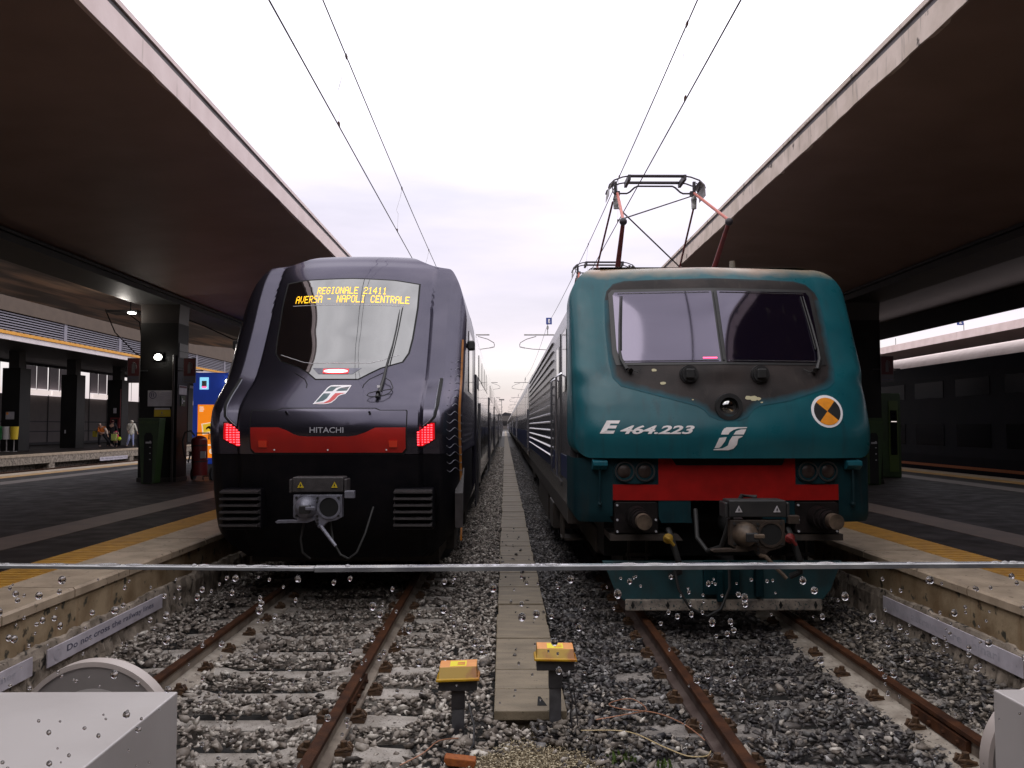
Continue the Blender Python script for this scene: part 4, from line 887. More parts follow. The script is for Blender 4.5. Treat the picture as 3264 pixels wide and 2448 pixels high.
canopy(-1, 3.6, 5.49, 5.86, 7.9, 8.9, 4.84, 5.03, 13.9, 5.53, 5.9, 'left platform roof with smooth pinkish edge above the dark double-deck train', 'fascia')
canopy(1, 3.85, 5.43, 5.80, 7.9, 8.85, 4.80, 5.0, 12.95, 5.40, 5.8, 'right platform roof with chipped stained edge above the teal locomotive', 'fascia_worn')

def pillar(s, x0, x1, y0, label):
    r = thing('pillar', (s * (x0 + x1) / 2, y0 + .5, PZ), label, 'pillar')
    mb = MB(); mb.box(s * x0, s * x1, y0, y0 + .65, PZ, 4.38); mb.build('cladding', 'pillar', r)
    mb = MB(); mb.prism_y([(s * x0, 4.38), (s * x1, 4.38), (s * (x1 + .02), 4.84), (s * (x0 - .02), 4.84)], y0 + .02, y0 + .63); mb.build('capital', 'pillar_brown', r)
    mb = MB(); mb.box(s * (x0 - .02), s * (x1 + .02), y0 - .02, y0 + .67, PZ, PZ + .1); mb.build('plinth', 'pillar_brown', r)
    mb = MB()
    for z in (1.6, 2.75, 3.3): mb.box(s * (x0 - .003), s * (x1 + .003), y0 - .003, y0 + .653, z, z + .012)
    mb.build('joint', 'black_matte', r)
    return r
pl0 = pillar(-1, 7.89, 8.80, 20.0, 'dark clad pillar with a lit floodlight and notices on the left platform')
pr0 = pillar(1, 7.89, 8.80, 19.3, 'dark clad pillar on the right platform behind the teal locomotive')
pillar(-1, 7.89, 8.80, 31.0, 'farther dark pillar on the left platform behind the blue kiosk')
pillar(1, 7.89, 8.80, 30.3, 'farther dark pillar on the right platform, mostly hidden')
pillar(-1, 7.89, 8.80, 9.0 - 18, 'dark pillar of the left platform roof behind the viewpoint')
pillar(1, 7.89, 8.80, 9.0 - 18, 'dark pillar of the right platform roof behind the viewpoint')
# floodlight on the pillar, with its own light
fl = thing('floodlight', (-8.33, 19.98, 3.55), 'small bright white floodlight glowing on the front of the left pillar', 'lamp')
mb = MB(); mb.box(-8.43, -8.23, 19.90, 19.99, 3.47, 3.63); mb.build('housing', 'black_satin', fl, bevel=.01)
mb = MB(); mb.sphere((-8.33, 19.90, 3.55), (.095, .03, .075), 16, 8); mb.build('lens', 'lamp_white', fl, smooth=True)
pL = bpy.data.lights.new('floodlight_light', 'POINT'); pL.energy = 6; pL.shadow_soft_size = .06; pL.color = (1, .97, .88)
po = bpy.data.objects.new('floodlight_light', pL); COL.objects.link(po); po.parent = fl; po.location = (0, -.16, 0)
fl2 = thing('ceiling_lamp', (-9.3, 21.2, 4.95), 'slim lit tube lamp under the roof just left of the big left pillar', 'lamp')
mb = MB(); mb.box(-10.1, -9.3, 20.9, 21.5, 4.77, 4.83); mb.build('housing', 'black_satin', fl2)
mb = MB(); mb.box(-9.52, -9.36, 20.86, 20.98, 4.73, 4.77); mb.build('tube', 'tube_white', fl2)
mb = MB(); mb.cyl((-9.6, 21.2, 4.83), (-9.6, 21.2, 5.2), .015, n=8); mb.build('rod', 'black_satin', fl2)
pL = bpy.data.lights.new('ceiling_lamp_light', 'POINT'); pL.energy = 20; pL.shadow_soft_size = .1; pL.color = (1, .93, .85)
po = bpy.data.objects.new('ceiling_lamp_light', pL); COL.objects.link(po); po.parent = fl2; po.location = (.15, -1.4, -.35)
# pipe on pillar
mb = MB(); mb.tube([(-7.97, 19.96, PZ), (-7.97, 19.96, 3.60)], .03, 10); tag(mb.build('drain_pipe', 'pillar_brown', smooth=True), 'thin vertical pipe on the front of the left floodlit pillar', 'pipe')
# notices
def flat_text(s, x0, x1, z0, z1, y, m_, parent, name='lettering', **k):
    return text_on(s, name, m_, parent, lambda u, v: (x0 + (x1 - x0) * u, y, z0 + (z1 - z0) * v), **k)
def sign(name, x0, x1, z0, z1, y, m_, label, cat='sign'):
    r = thing(name, ((x0 + x1) / 2, y, z0), label, cat)
    mb = MB(); mb.box(x0, x1, y, y + .012, z0, z1); mb.build('board', m_, r); return r
s1 = sign('notice_board', -8.59, -7.98, 2.37, 2.75, 19.985, 'sign_white', 'white notice with a round symbol and lines of print on the left pillar')
mb = MB(); mb.ring_y((-8.47, 2.64), .075, .09, 19.975, 19.984, 28); mb.box(-8.51, -8.49, 19.976, 19.984, 2.6, 2.68); mb.box(-8.46, -8.44, 19.976, 19.984, 2.6, 2.68); mb.build('round_symbol', 'sign_text', s1)
mb = MB(); [mb.box(-8.32, -8.05 - .03 * (k % 2), 19.978, 19.984, 2.70 - k * .04, 2.715 - k * .04) for k in range(5)]; mb.box(-8.58, -7.99, 19.978, 19.984, 2.46, 2.468); mb.build('print_lines', 'sign_text_faint', s1)
s2 = sign('warning_sign', -8.43, -8.04, 2.12, 2.29, 19.985, 'yellow_warn', 'small yellow warning notice below the white notice on the left pillar')
mb = MB(); mb.box(-8.25, -8.235, 19.976, 19.984, 2.18, 2.24); mb.box(-8.30, -8.18, 19.976, 19.984, 2.15, 2.158); mb.build('print_lines', 'sign_text', s2)
mb = MB(); mb.box(-8.42, -8.05, 19.976, 19.984, 2.29, 2.33); mb.build('header', 'sign_white', s2)
def ext_sign(x, y, z, label, w_=.34):
    r = thing('extinguisher_sign', (x, y, z), label, 'sign')
    mb = MB(); mb.box(x - .32, x + .32, y + .021, y + .04, z + .28, z + .31); mb.build('bracket', 'black_satin', r)
    mb = MB(); mb.box(x - w_ / 2, x + w_ / 2, y, y + .02, z, z + .60); mb.build('board', 'sign_dim', r)
    mb = MB(); mb.box(x - w_ / 2 + .015, x + w_ / 2 - .015, y - .006, y, z + .17, z + .585); mb.build('red_field', 'sign_red', r)
    mb = MB(); mb.box(x - .04, x + .03, y - .012, y - .006, z + .23, z + .45); mb.box(x - .02, x + .01, y - .012, y - .006, z + .45, z + .50); mb.tube([(x + .01, y - .01, z + .49), (x + .06, y - .01, z + .46), (x + .06, y - .01, z + .33)], .008, 6); mb.build('extinguisher_symbol', 'sign_dim', r)
    flat_text('ESTINTORE', x - w_ / 2 + .02, x + w_ / 2 - .02, z + .10, z + .145, y - .004, 'sign_text', r)
    mb = MB(); mb.box(x - w_ / 2 + .02, x + w_ / 2 - .02, y - .005, y - .001, z + .04, z + .06); mb.build('print_lines', 'sign_text', r)
ext_sign(-7.59, 19.95, 2.93, 'dark red extinguisher sign on the right edge of the left pillar', .3)
ext_sign(-8.93, 19.95, 2.93, 'dark red extinguisher sign on the left edge of the left pillar', .3)
ext_sign(8.93, 19.25, 2.93, 'dark red extinguisher sign on the outer edge of the right pillar', .3)
def side_sign(name, y0, y1, z0, z1, m_, label):
    r = thing(name, (-7.885, (y0 + y1) / 2, z0), label, 'sign'); mb = MB(); mb.box(-7.89, -7.876, y0, y1, z0, z1); mb.build('board', m_, r); return r
s3 = side_sign('notice_board', 20.08, 20.56, 2.66, 2.88, 'sign_white', 'small pale notice under the extinguisher sign on the left pillar')
mb = MB(); mb.box(-7.876, -7.872, 20.1, 20.54, 2.82, 2.87); mb.build('red_header', 'sign_red', s3)
s4 = side_sign('exit_sign', 20.20, 20.48, 2.38, 2.63, 'green_bin', 'small green and white arrow sign on the left pillar')
mb = MB(); mb.box(-7.876, -7.872, 20.24, 20.44, 2.49, 2.52); mb.box(-7.876, -7.872, 20.26, 20.31, 2.44, 2.57); mb.build('arrow', 'sign_white', s4)
s5 = side_sign('notice_board', 20.05, 20.6, 3.55, 3.90, 'pillar_brown', 'brownish square plate high on the left pillar')
mb = MB(); mb.box(-7.876, -7.873, 20.05, 20.6, 3.70, 3.71); mb.build('fold_line', 'black_matte', s5)
# green bottle-collection totems
def totem(x, y, label, wd=.50):
    r = thing('recycling_totem', (x, y, PZ), label, 'recycling bin')
    h = 1.52
    mb = MB(); mb.prism_y([(x - wd / 2 + .10, PZ), (x + wd / 2 - .10, PZ), (x + wd / 2, PZ + h), (x - wd / 2, PZ + h)], y, y + .35); mb.build('body', 'green_bin', r, bevel=.01)
    mb = MB(); mb.prism_y([(x - .10, PZ + .02), (x + .10, PZ + .02), (x + .10, PZ + 1.1), (x + .06, PZ + 1.18), (x - .06, PZ + 1.18), (x - .10, PZ + 1.1)], y - .006, y); mb.build('front_slot', 'black_matte', r)
    mb = MB()
    for k in range(4): mb.box(x + .03, x + .06, y - .014, y - .006, PZ + .55 + k * .14, PZ + .57 + k * .14)
    mb.box(x - .06, x + .07, y - .014, y - .006, PZ + .93, PZ + .97); mb.build('white_marks', 'sign_white', r)
    flat_text('GETTACI QUI', x - wd / 2 + .04, x + wd / 2 - .04, PZ + h - .13, PZ + h - .07, y - .004, 'lime_sign', r)
totem(-8.30, 19.40, 'tapered dark green recycling totem with black slot in front of the left pillar')
totem(8.42, 18.9, 'tapered dark green recycling totem in front of the right pillar, beside the locomotive')
# wheeled fire extinguisher
fe = thing('wheeled_extinguisher', (-7.45, 20.5, PZ), 'dark red wheeled fire extinguisher with black hose beside the left pillar', 'fire extinguisher')
mb = MB(); mb.cyl((-7.50, 20.5, PZ + .12), (-7.54, 20.55, PZ + .98), .19, n=22); mb.sphere((-7.54, 20.55, PZ + .98), (.19, .19, .12), 22, 10); mb.build('cylinder', 'ext_red', fe, smooth=True)
mb = MB()
for z in (.42, .80): mb.ring_y((-7.52, PZ + z), .01, .012, 20.3, 20.31)
mb.cyl((-7.515, 20.52, PZ + .45), (-7.517, 20.52, PZ + .48), .196, n=22); mb.cyl((-7.53, 20.53, PZ + .84), (-7.532, 20.53, PZ + .87), .196, n=22); mb.build('band', 'black_satin', fe)
mb = MB(); mb.box(-7.42, -7.30, 20.30, 20.33, PZ + .55, PZ + .72); mb.build('label_plate', 'sign_white', fe)
for x in (-7.72, -7.26):
    mb = MB(); mb.cyl((x, 20.62, PZ + .16), (x + .05, 20.62, PZ + .16), .16, n=20); mb.build('wheel', 'rubber', fe, smooth=True)
mb = MB(); mb.tube([(-7.6, 20.4, PZ + 1.1), (-7.68, 20.35, PZ + 1.22), (-7.80, 20.3, PZ + 1.18), (-7.86, 20.3, PZ + .95), (-7.80, 20.3, PZ + .6), (-7.72, 20.32, PZ + .45), (-7.66, 20.33, PZ + .7)], .022, 8); mb.build('hose', 'rubber', fe, smooth=True)
mb = MB(); mb.tube([(-7.66, 20.7, PZ + 1.0), (-7.66, 20.7, PZ + 1.16), (-7.36, 20.7, PZ + 1.16), (-7.36, 20.7, PZ + 1.0)], .018, 8); mb.tube([(-7.34, 20.3, PZ + .02), (-7.34, 20.28, PZ + .12), (-7.2, 20.3, PZ + .12), (-7.18, 20.3, PZ + .02)], .015, 6); mb.build('handle', 'black_satin', fe, smooth=True)
# blue kiosk with backlit orange poster
kx0, kx1, ky = -9.02, -6.9, 24.0
ks = thing('photo_kiosk', ((kx0 + kx1) / 2, ky + .8, PZ), 'bright blue kiosk with a glowing orange poster between the left pillar and the dark train', 'kiosk')
mb = MB(); mb.box(kx0, kx1, ky, ky + 1.6, .80, 3.44); mb.build('body', 'kiosk_blue', ks, bevel=.03)
mb = MB(); mb.box(kx0 + .03, kx1 - .03, ky + .03, ky + 1.57, PZ, .80); mb.build('base', 'kiosk_base', ks)
mb = MB(); mb.box(kx0 + .02, kx1 - .02, ky - .004, ky, 2.48, 2.487); mb.build('joint', 'black_satin', ks)
mb = MB(); mb.box(kx0 + .16, kx1 - .25, ky - .02, ky, .98, 2.51); po_ = mb.build('poster', 'kiosk_orange', ks)
mb = MB(); mb.prism_y([(kx0 + .31, 1.64), (kx0 + .66, 1.70), (kx0 + .62, 2.02), (kx0 + .27, 1.96)], ky - .028, ky - .021); mb.build('picture_frame', 'kiosk_pale', po_)
mb = MB(); mb.prism_y([(kx0 + .34, 1.71), (kx0 + .62, 1.755), (kx0 + .59, 1.99), (kx0 + .31, 1.94)], ky - .034, ky - .029); mb.build('picture', 'kiosk_yellow', po_)
mb = MB(); mb.prism_y([(kx0 + .40, 1.79), (kx0 + .44, 1.80), (kx0 + .47, 1.83), (kx0 + .53, 1.80), (kx0 + .55, 1.84), (kx0 + .52, 1.90), (kx0 + .47, 1.89), (kx0 + .42, 1.85)], ky - .040, ky - .035); mb.build('picture_motif', 'black_matte', po_)
mb = MB(); [mb.box(kx0 + .21, kx0 + .32 + .02 * (k % 2), ky - .026, ky - .021, 2.42 - k * .055, 2.455 - k * .055) for k in range(3)]; mb.box(kx0 + .27, kx0 + .6, ky - .026, ky - .021, 1.33, 1.37); mb.build('print_lines', 'kiosk_pale', po_)
for x in (.38, .58, .78):
    mb = MB(); mb.cyl((kx0 + x, ky - .021, 1.17), (kx0 + x, ky - .027, 1.17), .075, n=22); q = mb.build('round_badge', 'kiosk_pale', po_)
    mb = MB(); mb.box(kx0 + x - .008, kx0 + x + .008, ky - .031, ky - .0275, 1.13, 1.21); mb.box(kx0 + x - .02, kx0 + x + .03, ky - .031, ky - .0275, 1.165, 1.18); mb.build('badge_mark', 'kiosk_orange', q)
mb = MB(); mb.box(kx0 + .20, kx0 + .45, ky - .02, ky, 2.95, 3.30); sc_ = mb.build('screen', 'kiosk_screen', ks)
mb = MB(); mb.box(kx0 + .26, kx0 + .40, ky - .025, ky - .021, 3.02, 3.20); mb.build('screen_panel', 'sign_white', sc_)
mb = MB(); mb.box(kx0 + .27, kx0 + .39, ky - .03, ky - .026, 2.99, 3.04); mb.build('screen_button', 'led_red_small', sc_)
kl = thing('kiosk_lamp', (-7.93, 23.9, 3.2), 'small bright round lamp on the blue kiosk beside the train edge', 'lamp')
mb = MB(); mb.sphere((-7.99, 23.9, 3.18), (.07, .04, .07), 14, 8); mb.build('lens', 'lamp_white', kl, smooth=True)
mb = MB(); mb.cyl((-7.99, 23.94, 3.18), (-7.99, 24.0, 3.18), .08, n=16); mb.build('housing', 'black_satin', kl)
# trough signs along the platform walls
def wall_sign(x, y0, y1, z0, z1, text, m_, label, s):
    r = thing('warning_sign', (x, (y0 + y1) / 2, z0), label, 'sign')
    mb = MB(); mb.box(x, x - s * .012, y0, y1, z0, z1); mb.build('plate', 'sign_plate', r, bevel=.003)
    ya, yb = (y0 + .28, y1 - .22)
    if s > 0: fn = lambda u, v: (x + .002 * s, ya + (yb - ya) * u, z0 + (z1 - z0) * (.28 + .48 * v))
    else: fn = lambda u, v: (x + .002 * s, yb - (yb - ya) * u, z0 + (z1 - z0) * (.28 + .48 * v))
    text_on(text, 'lettering', m_, r, fn, bold=.012)
    yc = (y0 + .14) if s > 0 else (y1 - .14)
    mb = MB(); n = 24; V = []
    for k, rr in enumerate((.035, .045)):
        for i in range(n): V.append((x + s * .002, yc + rr * 1.2 * math.cos(i * 2 * math.pi / n), (z0 + z1) / 2 + rr * math.sin(i * 2 * math.pi / n)))
    mb.add(V, [(i, (i + 1) % n, n + (i + 1) % n, n + i) for i in range(n)]); mb.add([(x + s * .002, yc - .04, (z0 + z1) / 2 - .028), (x + s * .002, yc - .03, (z0 + z1) / 2 - .034), (x + s * .002, yc + .04, (z0 + z1) / 2 + .028), (x + s * .002, yc + .03, (z0 + z1) / 2 + .034)], [(0, 1, 2, 3)])
    mb.build('round_symbol', 'sign_text_faint', r, fix=False)
wall_sign(-3.50, 6.47, 8.60, .045, .185, 'Do not cross the railway lines', 'sign_text', 'weathered white plate reading Do not cross the railway lines on the left platform wall', 1)
wall_sign(-3.50, 4.2, 6.27, .05, .19, 'Do not cross the railway lines', 'sign_text_faint', 'white plate on the left platform wall cut off by the left edge of the photo', 1)
wall_sign(3.80, 6.15, 8.40, .045, .195, 'Non attraversare i binari', 'sign_text_faint', 'pale white plate with almost faded lettering on the right platform wall', -1)

for pts, lb in (([(-11.6, 24, 5.27), (-11.3, 24, 4.6), (-10.7, 24, 4.0), (-10.2, 24, 3.75)], 'thin cable sagging under the roof left of the big pillar, the left one'), ([(-11.0, 24, 5.2), (-10.6, 24, 4.9), (-10.5, 24, 4.2), (-9.9, 24, 3.8), (-9.5, 24, 3.7)], 'thin cable sagging under the roof left of the big pillar, the right one'),
               ([(-8.9, 22, 4.9), (-8.0, 22, 4.55), (-7.4, 22.5, 4.25), (-6.9, 23, 4.3)], 'thin cable looping from the pillar toward the kiosk roof')):
    mb = MB(); mb.tube(pts, .018, 6); tag(mb.build('cable', 'rubber', smooth=True), lb, 'cable')
# ================================================================ TRACKS
def rail(x, y0, y1, label, web='rail_web', grp='rails', dust=0):
    r = thing('rail', (x, y0, 0), label, 'rail', grp)
    mb = MB(); mb.prism_y([(x - .036, -.004), (x - .03, .0), (x + .03, 0), (x + .036, -.004), (x + .036, -.032), (x + .010, -.045), (x - .010, -.045), (x - .036, -.032)], y0, y1); mb.build('rail_head', 'rust', r)
    mb = MB(); mb.prism_y([(x - .009, -.046), (x + .009, -.046), (x + .011, -.125), (x + .07, -.142), (x + .075, -.158), (x - .075, -.158), (x - .07, -.142), (x - .011, -.125)], y0, y1); mb.build('rail_web', web, r)
    if dust:
        g = random.Random(3); V = []; n = 260
        for i in range(n + 1):
            y = y0 + 12 * i / n; V += [(x + dust * .012, y, -.122), (x + dust * .075, y, -.138), (x + dust * (.17 + g.uniform(-.02, .02)), y, -.146 + g.uniform(-.006, .006)), (x + dust * (.20 + g.uniform(-.02, .02)), y, -.175)]
        mb = MB(); mb.add(V, [(4 * i + k, 4 * i + k + 1, 4 * i + k + 5, 4 * i + k + 4) for i in range(n) for k in range(3)]); mb.build('dust_bank', 'dust', r)
    return r
rail(-2.6325, 2.55, 300, 'left rail of the left track, dark rusty head over a pale dusty foot', dust=1)
rail(-1.1275, 2.55, 300, 'right rail of the left track, rusty brown, ending at the bottom of the photo')
rail(1.3875, 2.55, 300, 'left rail of the right track, bare red-brown rust all over', 'rail_web_rust')
rail(2.8925, 2.55, 300, 'right rail of the right track, rusty head over a tan dusty foot', dust=-1)
for x, y in ((-1.1275, 6.3), (2.8925, 5.55)):     # fishplates at joints
    s = 1 if x < 0 else -1
    mb = MB(); mb.box(x + s * .012, x + s * .045, y - .35, y + .35, -.12, -.05)
    for k in range(4): mb.cyl((x + s * .045, y - .26 + k * .173, -.085), (x + s * .065, y - .26 + k * .173, -.085), .015, n=8)
    tag(mb.build('rail_joint_plate', 'rust'), 'bolted rusty joint plate on the ' + ('right rail of the left track' if x < 0 else 'right rail of the right track'), 'joint plate')
def sleeper_proto(x, y, m_, label, grp):
    r = thing('sleeper', (x, y, -.16), label, 'sleeper', grp)
    prof = [(-1.30, -.17), (1.30, -.17), (1.30, -.205), (-1.30, -.205)]
    mb = MB(); V = []; F = []
    xs_ = [(-1.30, -.20, .10), (-1.27, -.165, .10), (-1.02, -.157, .12), (-.50, -.159, .12), (-.38, -.185, .10), (.38, -.185, .10), (.50, -.159, .12), (1.02, -.157, .12), (1.27, -.165, .10), (1.30, -.20, .10)]
    for q, z, h in xs_: V += [(x + q, y - h - .03, -.30), (x + q, y - h, z), (x + q, y + h, z), (x + q, y + h + .03, -.30)]
    for i in range(len(xs_) - 1):
        for k in range(4): F.append((i * 4 + k, i * 4 + (k + 1) % 4, i * 4 + 4 + (k + 1) % 4, i * 4 + 4 + k))
    F += [(0, 3, 2, 1), (36, 37, 38, 39)]
    mb.add(V, F); mb.build('body', m_, r)
    for q in (-.7525, .7525):
        for s in (-1, 1):
            c = x + q + s * .115
            mb = MB(); mb.box(c - .05, c + .05, y - .055, y + .055, -.156, -.128); mb.tube([(c - s * .045, y - .04, -.125), (c + s * .03, y - .05, -.105), (c + s * .05, y - .02, -.12), (c + s * .02, y, -.095), (c + s * .05, y + .02, -.12), (c + s * .03, y + .05, -.105), (c - s * .045, y + .04, -.125)], .012, 6)
            mb.cyl((c, y, -.13), (c, y, -.075), .022, n=8); mb.build('rail_clip', 'clip_rust', r)
    return r
sp = sleeper_proto(-1.88, 4.13, 'sleeper', 'x', 'concrete sleepers of the left track')
nums = ['nearest', 'second nearest', 'third', 'fourth', 'fifth', 'sixth', 'seventh', 'eighth', 'ninth', 'tenth', 'eleventh', 'twelfth', 'thirteenth', 'fourteenth', 'fifteenth', 'sixteenth', 'seventeenth', 'eighteenth']
for k in range(15):
    c = sp if k == 0 else copy_tree(sp)
    if k: c.location.y = 4.13 + .59 * k; c.location.x = -1.88 + random.uniform(-.015, .015); c.rotation_euler[2] = random.uniform(-.006, .006)
    c['label'] = nums[k] + ' pale concrete sleeper of the left track, counted from the viewer'
sp = sleeper_proto(2.14, 3.90, 'sleeper_dark', 'x', 'concrete sleepers of the right track')
for k in range(13):
    c = sp if k == 0 else copy_tree(sp)
    if k: c.location.y = 3.90 + .60 * k; c.location.x = 2.14 + random.uniform(-.015, .015); c.rotation_euler[2] = random.uniform(-.006, .006)
    c['label'] = nums[k] + ' grimy concrete sleeper of the right track, counted from the viewer'
# concrete trough covers forming the path
y = 5.78; k = 0; tc0 = None
while y < 44:
    L_ = .478
    if tc0 is None:
        tc0 = thing('trough_cover', (.175, y, -.09), 'nearest concrete slab of the path between the tracks, with a dark triangular hole', 'concrete slab', 'concrete slabs of the path')
        mb = MB(); mb.box(-.075, .425, y, y + L_, -.115, -.05); mb.build('slab', 'slab', tc0, bevel=.006)
        mb = MB(); mb.add([(.225, y + .10, -.0485), (.295, y + .10, -.0485), (.255, y + .30, -.0485), (.238, y + .30, -.0485)], [(0, 1, 2, 3)]); mb.build('lifting_hole', 'black_matte', tc0)
        mb = MB(); mb.box(-.075, .425, y + .488, y + .488 + L_, -.115, -.05)
        tc1 = thing('trough_cover', (.175, y + .488, -.09), 'x', 'concrete slab', 'concrete slabs of the path'); mb.build('slab', 'slab', tc1, bevel=.006)
        tc1['label'] = 'concrete slab next beyond the nearest slab of the path'; base_y = y + .488; y += .976; k = 2; continue
    c = copy_tree(tc1); c.location.y += (y - base_y); c.location.x += random.uniform(-.012, .012); c.location.z += random.uniform(-.008, .006); c.rotation_euler[2] = random.uniform(-.012, .012)
    c['label'] = 'concrete slab number %d from the near end of the path between the tracks' % (k + 1)
    y += .488; k += 1
mb = MB(); mb.box(-.075, .425, 44, 300, -.115, -.055); tag(mb.build('path', 'slab'), kind='structure')
mb = MB(); mb.box(-.03, .38, 5.85, 44, -.27, -.116); tag(mb.build('cable_trough', 'slab'), 'low concrete cable trough under the path slabs', 'cable trough')

# ---------------------------------------------------------------- ballast
def stones(name, material, xr, yr, n, size, zf, exclude=None, seed=1, flat=.72):
    g = np.random.default_rng(seed)
    K = 22; SH = []
    for _ in range(K):      # crushed-stone shapes: convex hulls of a few random points
        d = g.normal(size=(g.integers(8, 12), 3)); d /= np.linalg.norm(d, axis=1)[:, None]
        d *= g.uniform(.75, 1.15, (len(d), 1)) * g.uniform([.85, .55, .42], [1.25, .9, .75])
        bm = bmesh.new(); [bm.verts.new(q) for q in d]; bmesh.ops.convex_hull(bm, input=bm.verts[:])
        bmesh.ops.delete(bm, geom=[v for v in bm.verts if not v.link_faces], context='VERTS'); bmesh.ops.triangulate(bm, faces=bm.faces[:]); bmesh.ops.recalc_face_normals(bm, faces=bm.faces)
        bm.verts.index_update(); SH.append((np.array([v.co[:] for v in bm.verts]), np.array([[v.index for v in f.verts] for f in bm.faces]))); bm.free()
    x = g.uniform(*xr, n); y = g.uniform(*yr, n)
    keep = np.ones(n, bool)
    if exclude is not None: keep = ~exclude(x, y, g)
    x, y = x[keep], y[keep]; n = len(x)
    s = size * g.lognormal(0, .33, n); kk = g.integers(0, K, n); zz = zf(x, y) + g.uniform(-.012, .012, n)
    a, b, c = (g.uniform(0, 2 * np.pi, n) for _ in range(3)); b = b * .15
    PV = []; PF = []; base = 0
    for k in range(K):
        q = np.where(kk == k)[0]; V_, F_ = SH[k]; m = len(q)
        if not m: continue
        ca, sa, cb, sb, cc, sc_ = np.cos(a[q]), np.sin(a[q]), np.cos(b[q]), np.sin(b[q]), np.cos(c[q]), np.sin(c[q])
        Rm = np.empty((m, 3, 3))
        Rm[:, 0] = np.stack([ca * cb, ca * sb * sc_ - sa * cc, ca * sb * cc + sa * sc_], 1)
        Rm[:, 1] = np.stack([sa * cb, sa * sb * sc_ + ca * cc, sa * sb * cc - ca * sc_], 1)
        Rm[:, 2] = np.stack([-sb, cb * sc_, cb * cc], 1)
        P = np.einsum('nij,kj->nki', Rm, V_) * s[q][:, None, None]; P[:, :, 2] *= flat
        P[:, :, 0] += x[q][:, None]; P[:, :, 1] += y[q][:, None]; P[:, :, 2] += zz[q][:, None]
        PV.append(P.reshape(-1, 3)); PF.append((F_[None] + (np.arange(m) * len(V_))[:, None, None] + base).reshape(-1)); base += m * len(V_)
    PV = np.concatenate(PV); F = np.concatenate(PF).astype(np.int32)
    me = bpy.data.meshes.new(name); me.vertices.add(len(PV)); me.vertices.foreach_set('co', PV.reshape(-1))
    me.loops.add(len(F)); me.loops.foreach_set('vertex_index', F); nf = len(F) // 3
    me.polygons.add(nf); me.polygons.foreach_set('loop_start', np.arange(0, nf * 3, 3, dtype=np.int32)); me.polygons.foreach_set('loop_total', np.full(nf, 3, np.int32))
    me.update(calc_edges=True); me.materials.append(M[material])
    o = bpy.data.objects.new(name, me); COL.objects.link(o); o['kind'] = 'stuff'; return o
def bump2(x, y): return .012 * np.sin(x * 3.1 + y * 1.3) + .012 * np.sin(y * 4.7 - x * 2.2)
def zL(x, y):
    z = np.full_like(x, -.165)
    mid = (x > -1.02) & (x < 0); z[mid] = -.145
    out = x < -2.8; z[out] = -.15 + .03 * np.clip((-2.9 - x[out]) / .5, 0, 1)
    sl = np.abs(((y - 4.13 + .295) % .59) - .295) < .13
    ins = (x > -3.1) & (x < -.66)
    z[ins & sl] = -.152
    return z + bump2(x, y) * .7
def exL(x, y, g):
    rl = (np.abs(x + 2.6325) < .085) | (np.abs(x + 1.1275) < .085) | ((x > -.09) & (y > 5.75))
    sl = (np.abs(((y - 4.13 + .295) % .59) - .295) < .115) & (x > -3.12) & (x < -.62) & (y < 12.6)
    rl = rl | (((x - .17) ** 2 / .19 + (y - 4.75) ** 2 / .42 < 1) & (g.random(len(x)) < .82))
    return rl | (sl & (g.random(len(x)) < np.where(np.abs(x + 1.88) < .55, .86, .95)))
def zR(x, y):
    z = np.full_like(x, -.165); z[x < 1.2] = -.14
    o = x > 3.1; z[o] = -.15 + .05 * np.clip((x[o] - 3.1) / .6, 0, 1)
    sl = np.abs(((y - 3.90 + .3) % .60) - .3) < .13; ins = (x > .95) & (x < 3.35); z[ins & sl] = -.152
    return z + bump2(x, y) * .7
def exR(x, y, g):
    rl = (np.abs(x - 1.3875) < .085) | (np.abs(x - 2.8925) < .085) | ((x < .44) & (y > 5.75)) | ((x > 3.05) & (g.random(len(x)) < .6))
    sl = (np.abs(((y - 3.90 + .3) % .60) - .3) < .11) & (x > .9) & (x < 3.38) & (y < 11.5)
    rl = rl | (((x - .17) ** 2 / .19 + (y - 4.75) ** 2 / .42 < 1) & (g.random(len(x)) < .82))
    return rl | (sl & (g.random(len(x)) < np.where(np.abs(x - 2.14) < .55, .66, .82)))
ydist = lambda a, b: (lambda g, n: a + (b - a) * g.random(n) ** 1.0)
stones('ballast', 'ballast_light', (-3.58, .18), (3.6, 12.8), 25000, .030, zL, exL, 3)
stones('ballast', 'ballast_dark', (.18, 3.88), (3.6, 12.2), 25000, .030, zR, exR, 4)
stones('ballast', 'ballast_light', (-.85, -.05), (12.8, 34), 13000, .030, zL, exL, 5)
stones('ballast', 'ballast_light', (-.75, -.08), (34, 80), 6000, .045, zL, exL, 25)
stones('ballast', 'ballast_dark', (.43, .95), (34, 80), 5000, .045, zR, exR, 26)
stones('ballast', 'ballast_dark', (-.07, .42), (6.5, 16), 46, .022, lambda x, y: np.full_like(x, -.042), None, 27)
stones('ballast', 'ballast_dark', (.42, 1.1), (12.2, 34), 12000, .030, zR, exR, 6)
mb = MB(); mb.add([(-.9, 33, -.15), (-.07, 33, -.15), (-.07, 300, -.15), (-.9, 300, -.15)], [(0, 1, 2, 3)]); tag(mb.build('ballast', 'ballast_far'), kind='stuff')
mb = MB(); mb.add([(.42, 33, -.15), (1.2, 33, -.15), (1.2, 300, -.15), (.42, 300, -.15)], [(0, 1, 2, 3)]); tag(mb.build('ballast', 'ballast_far_dark'), kind='stuff')
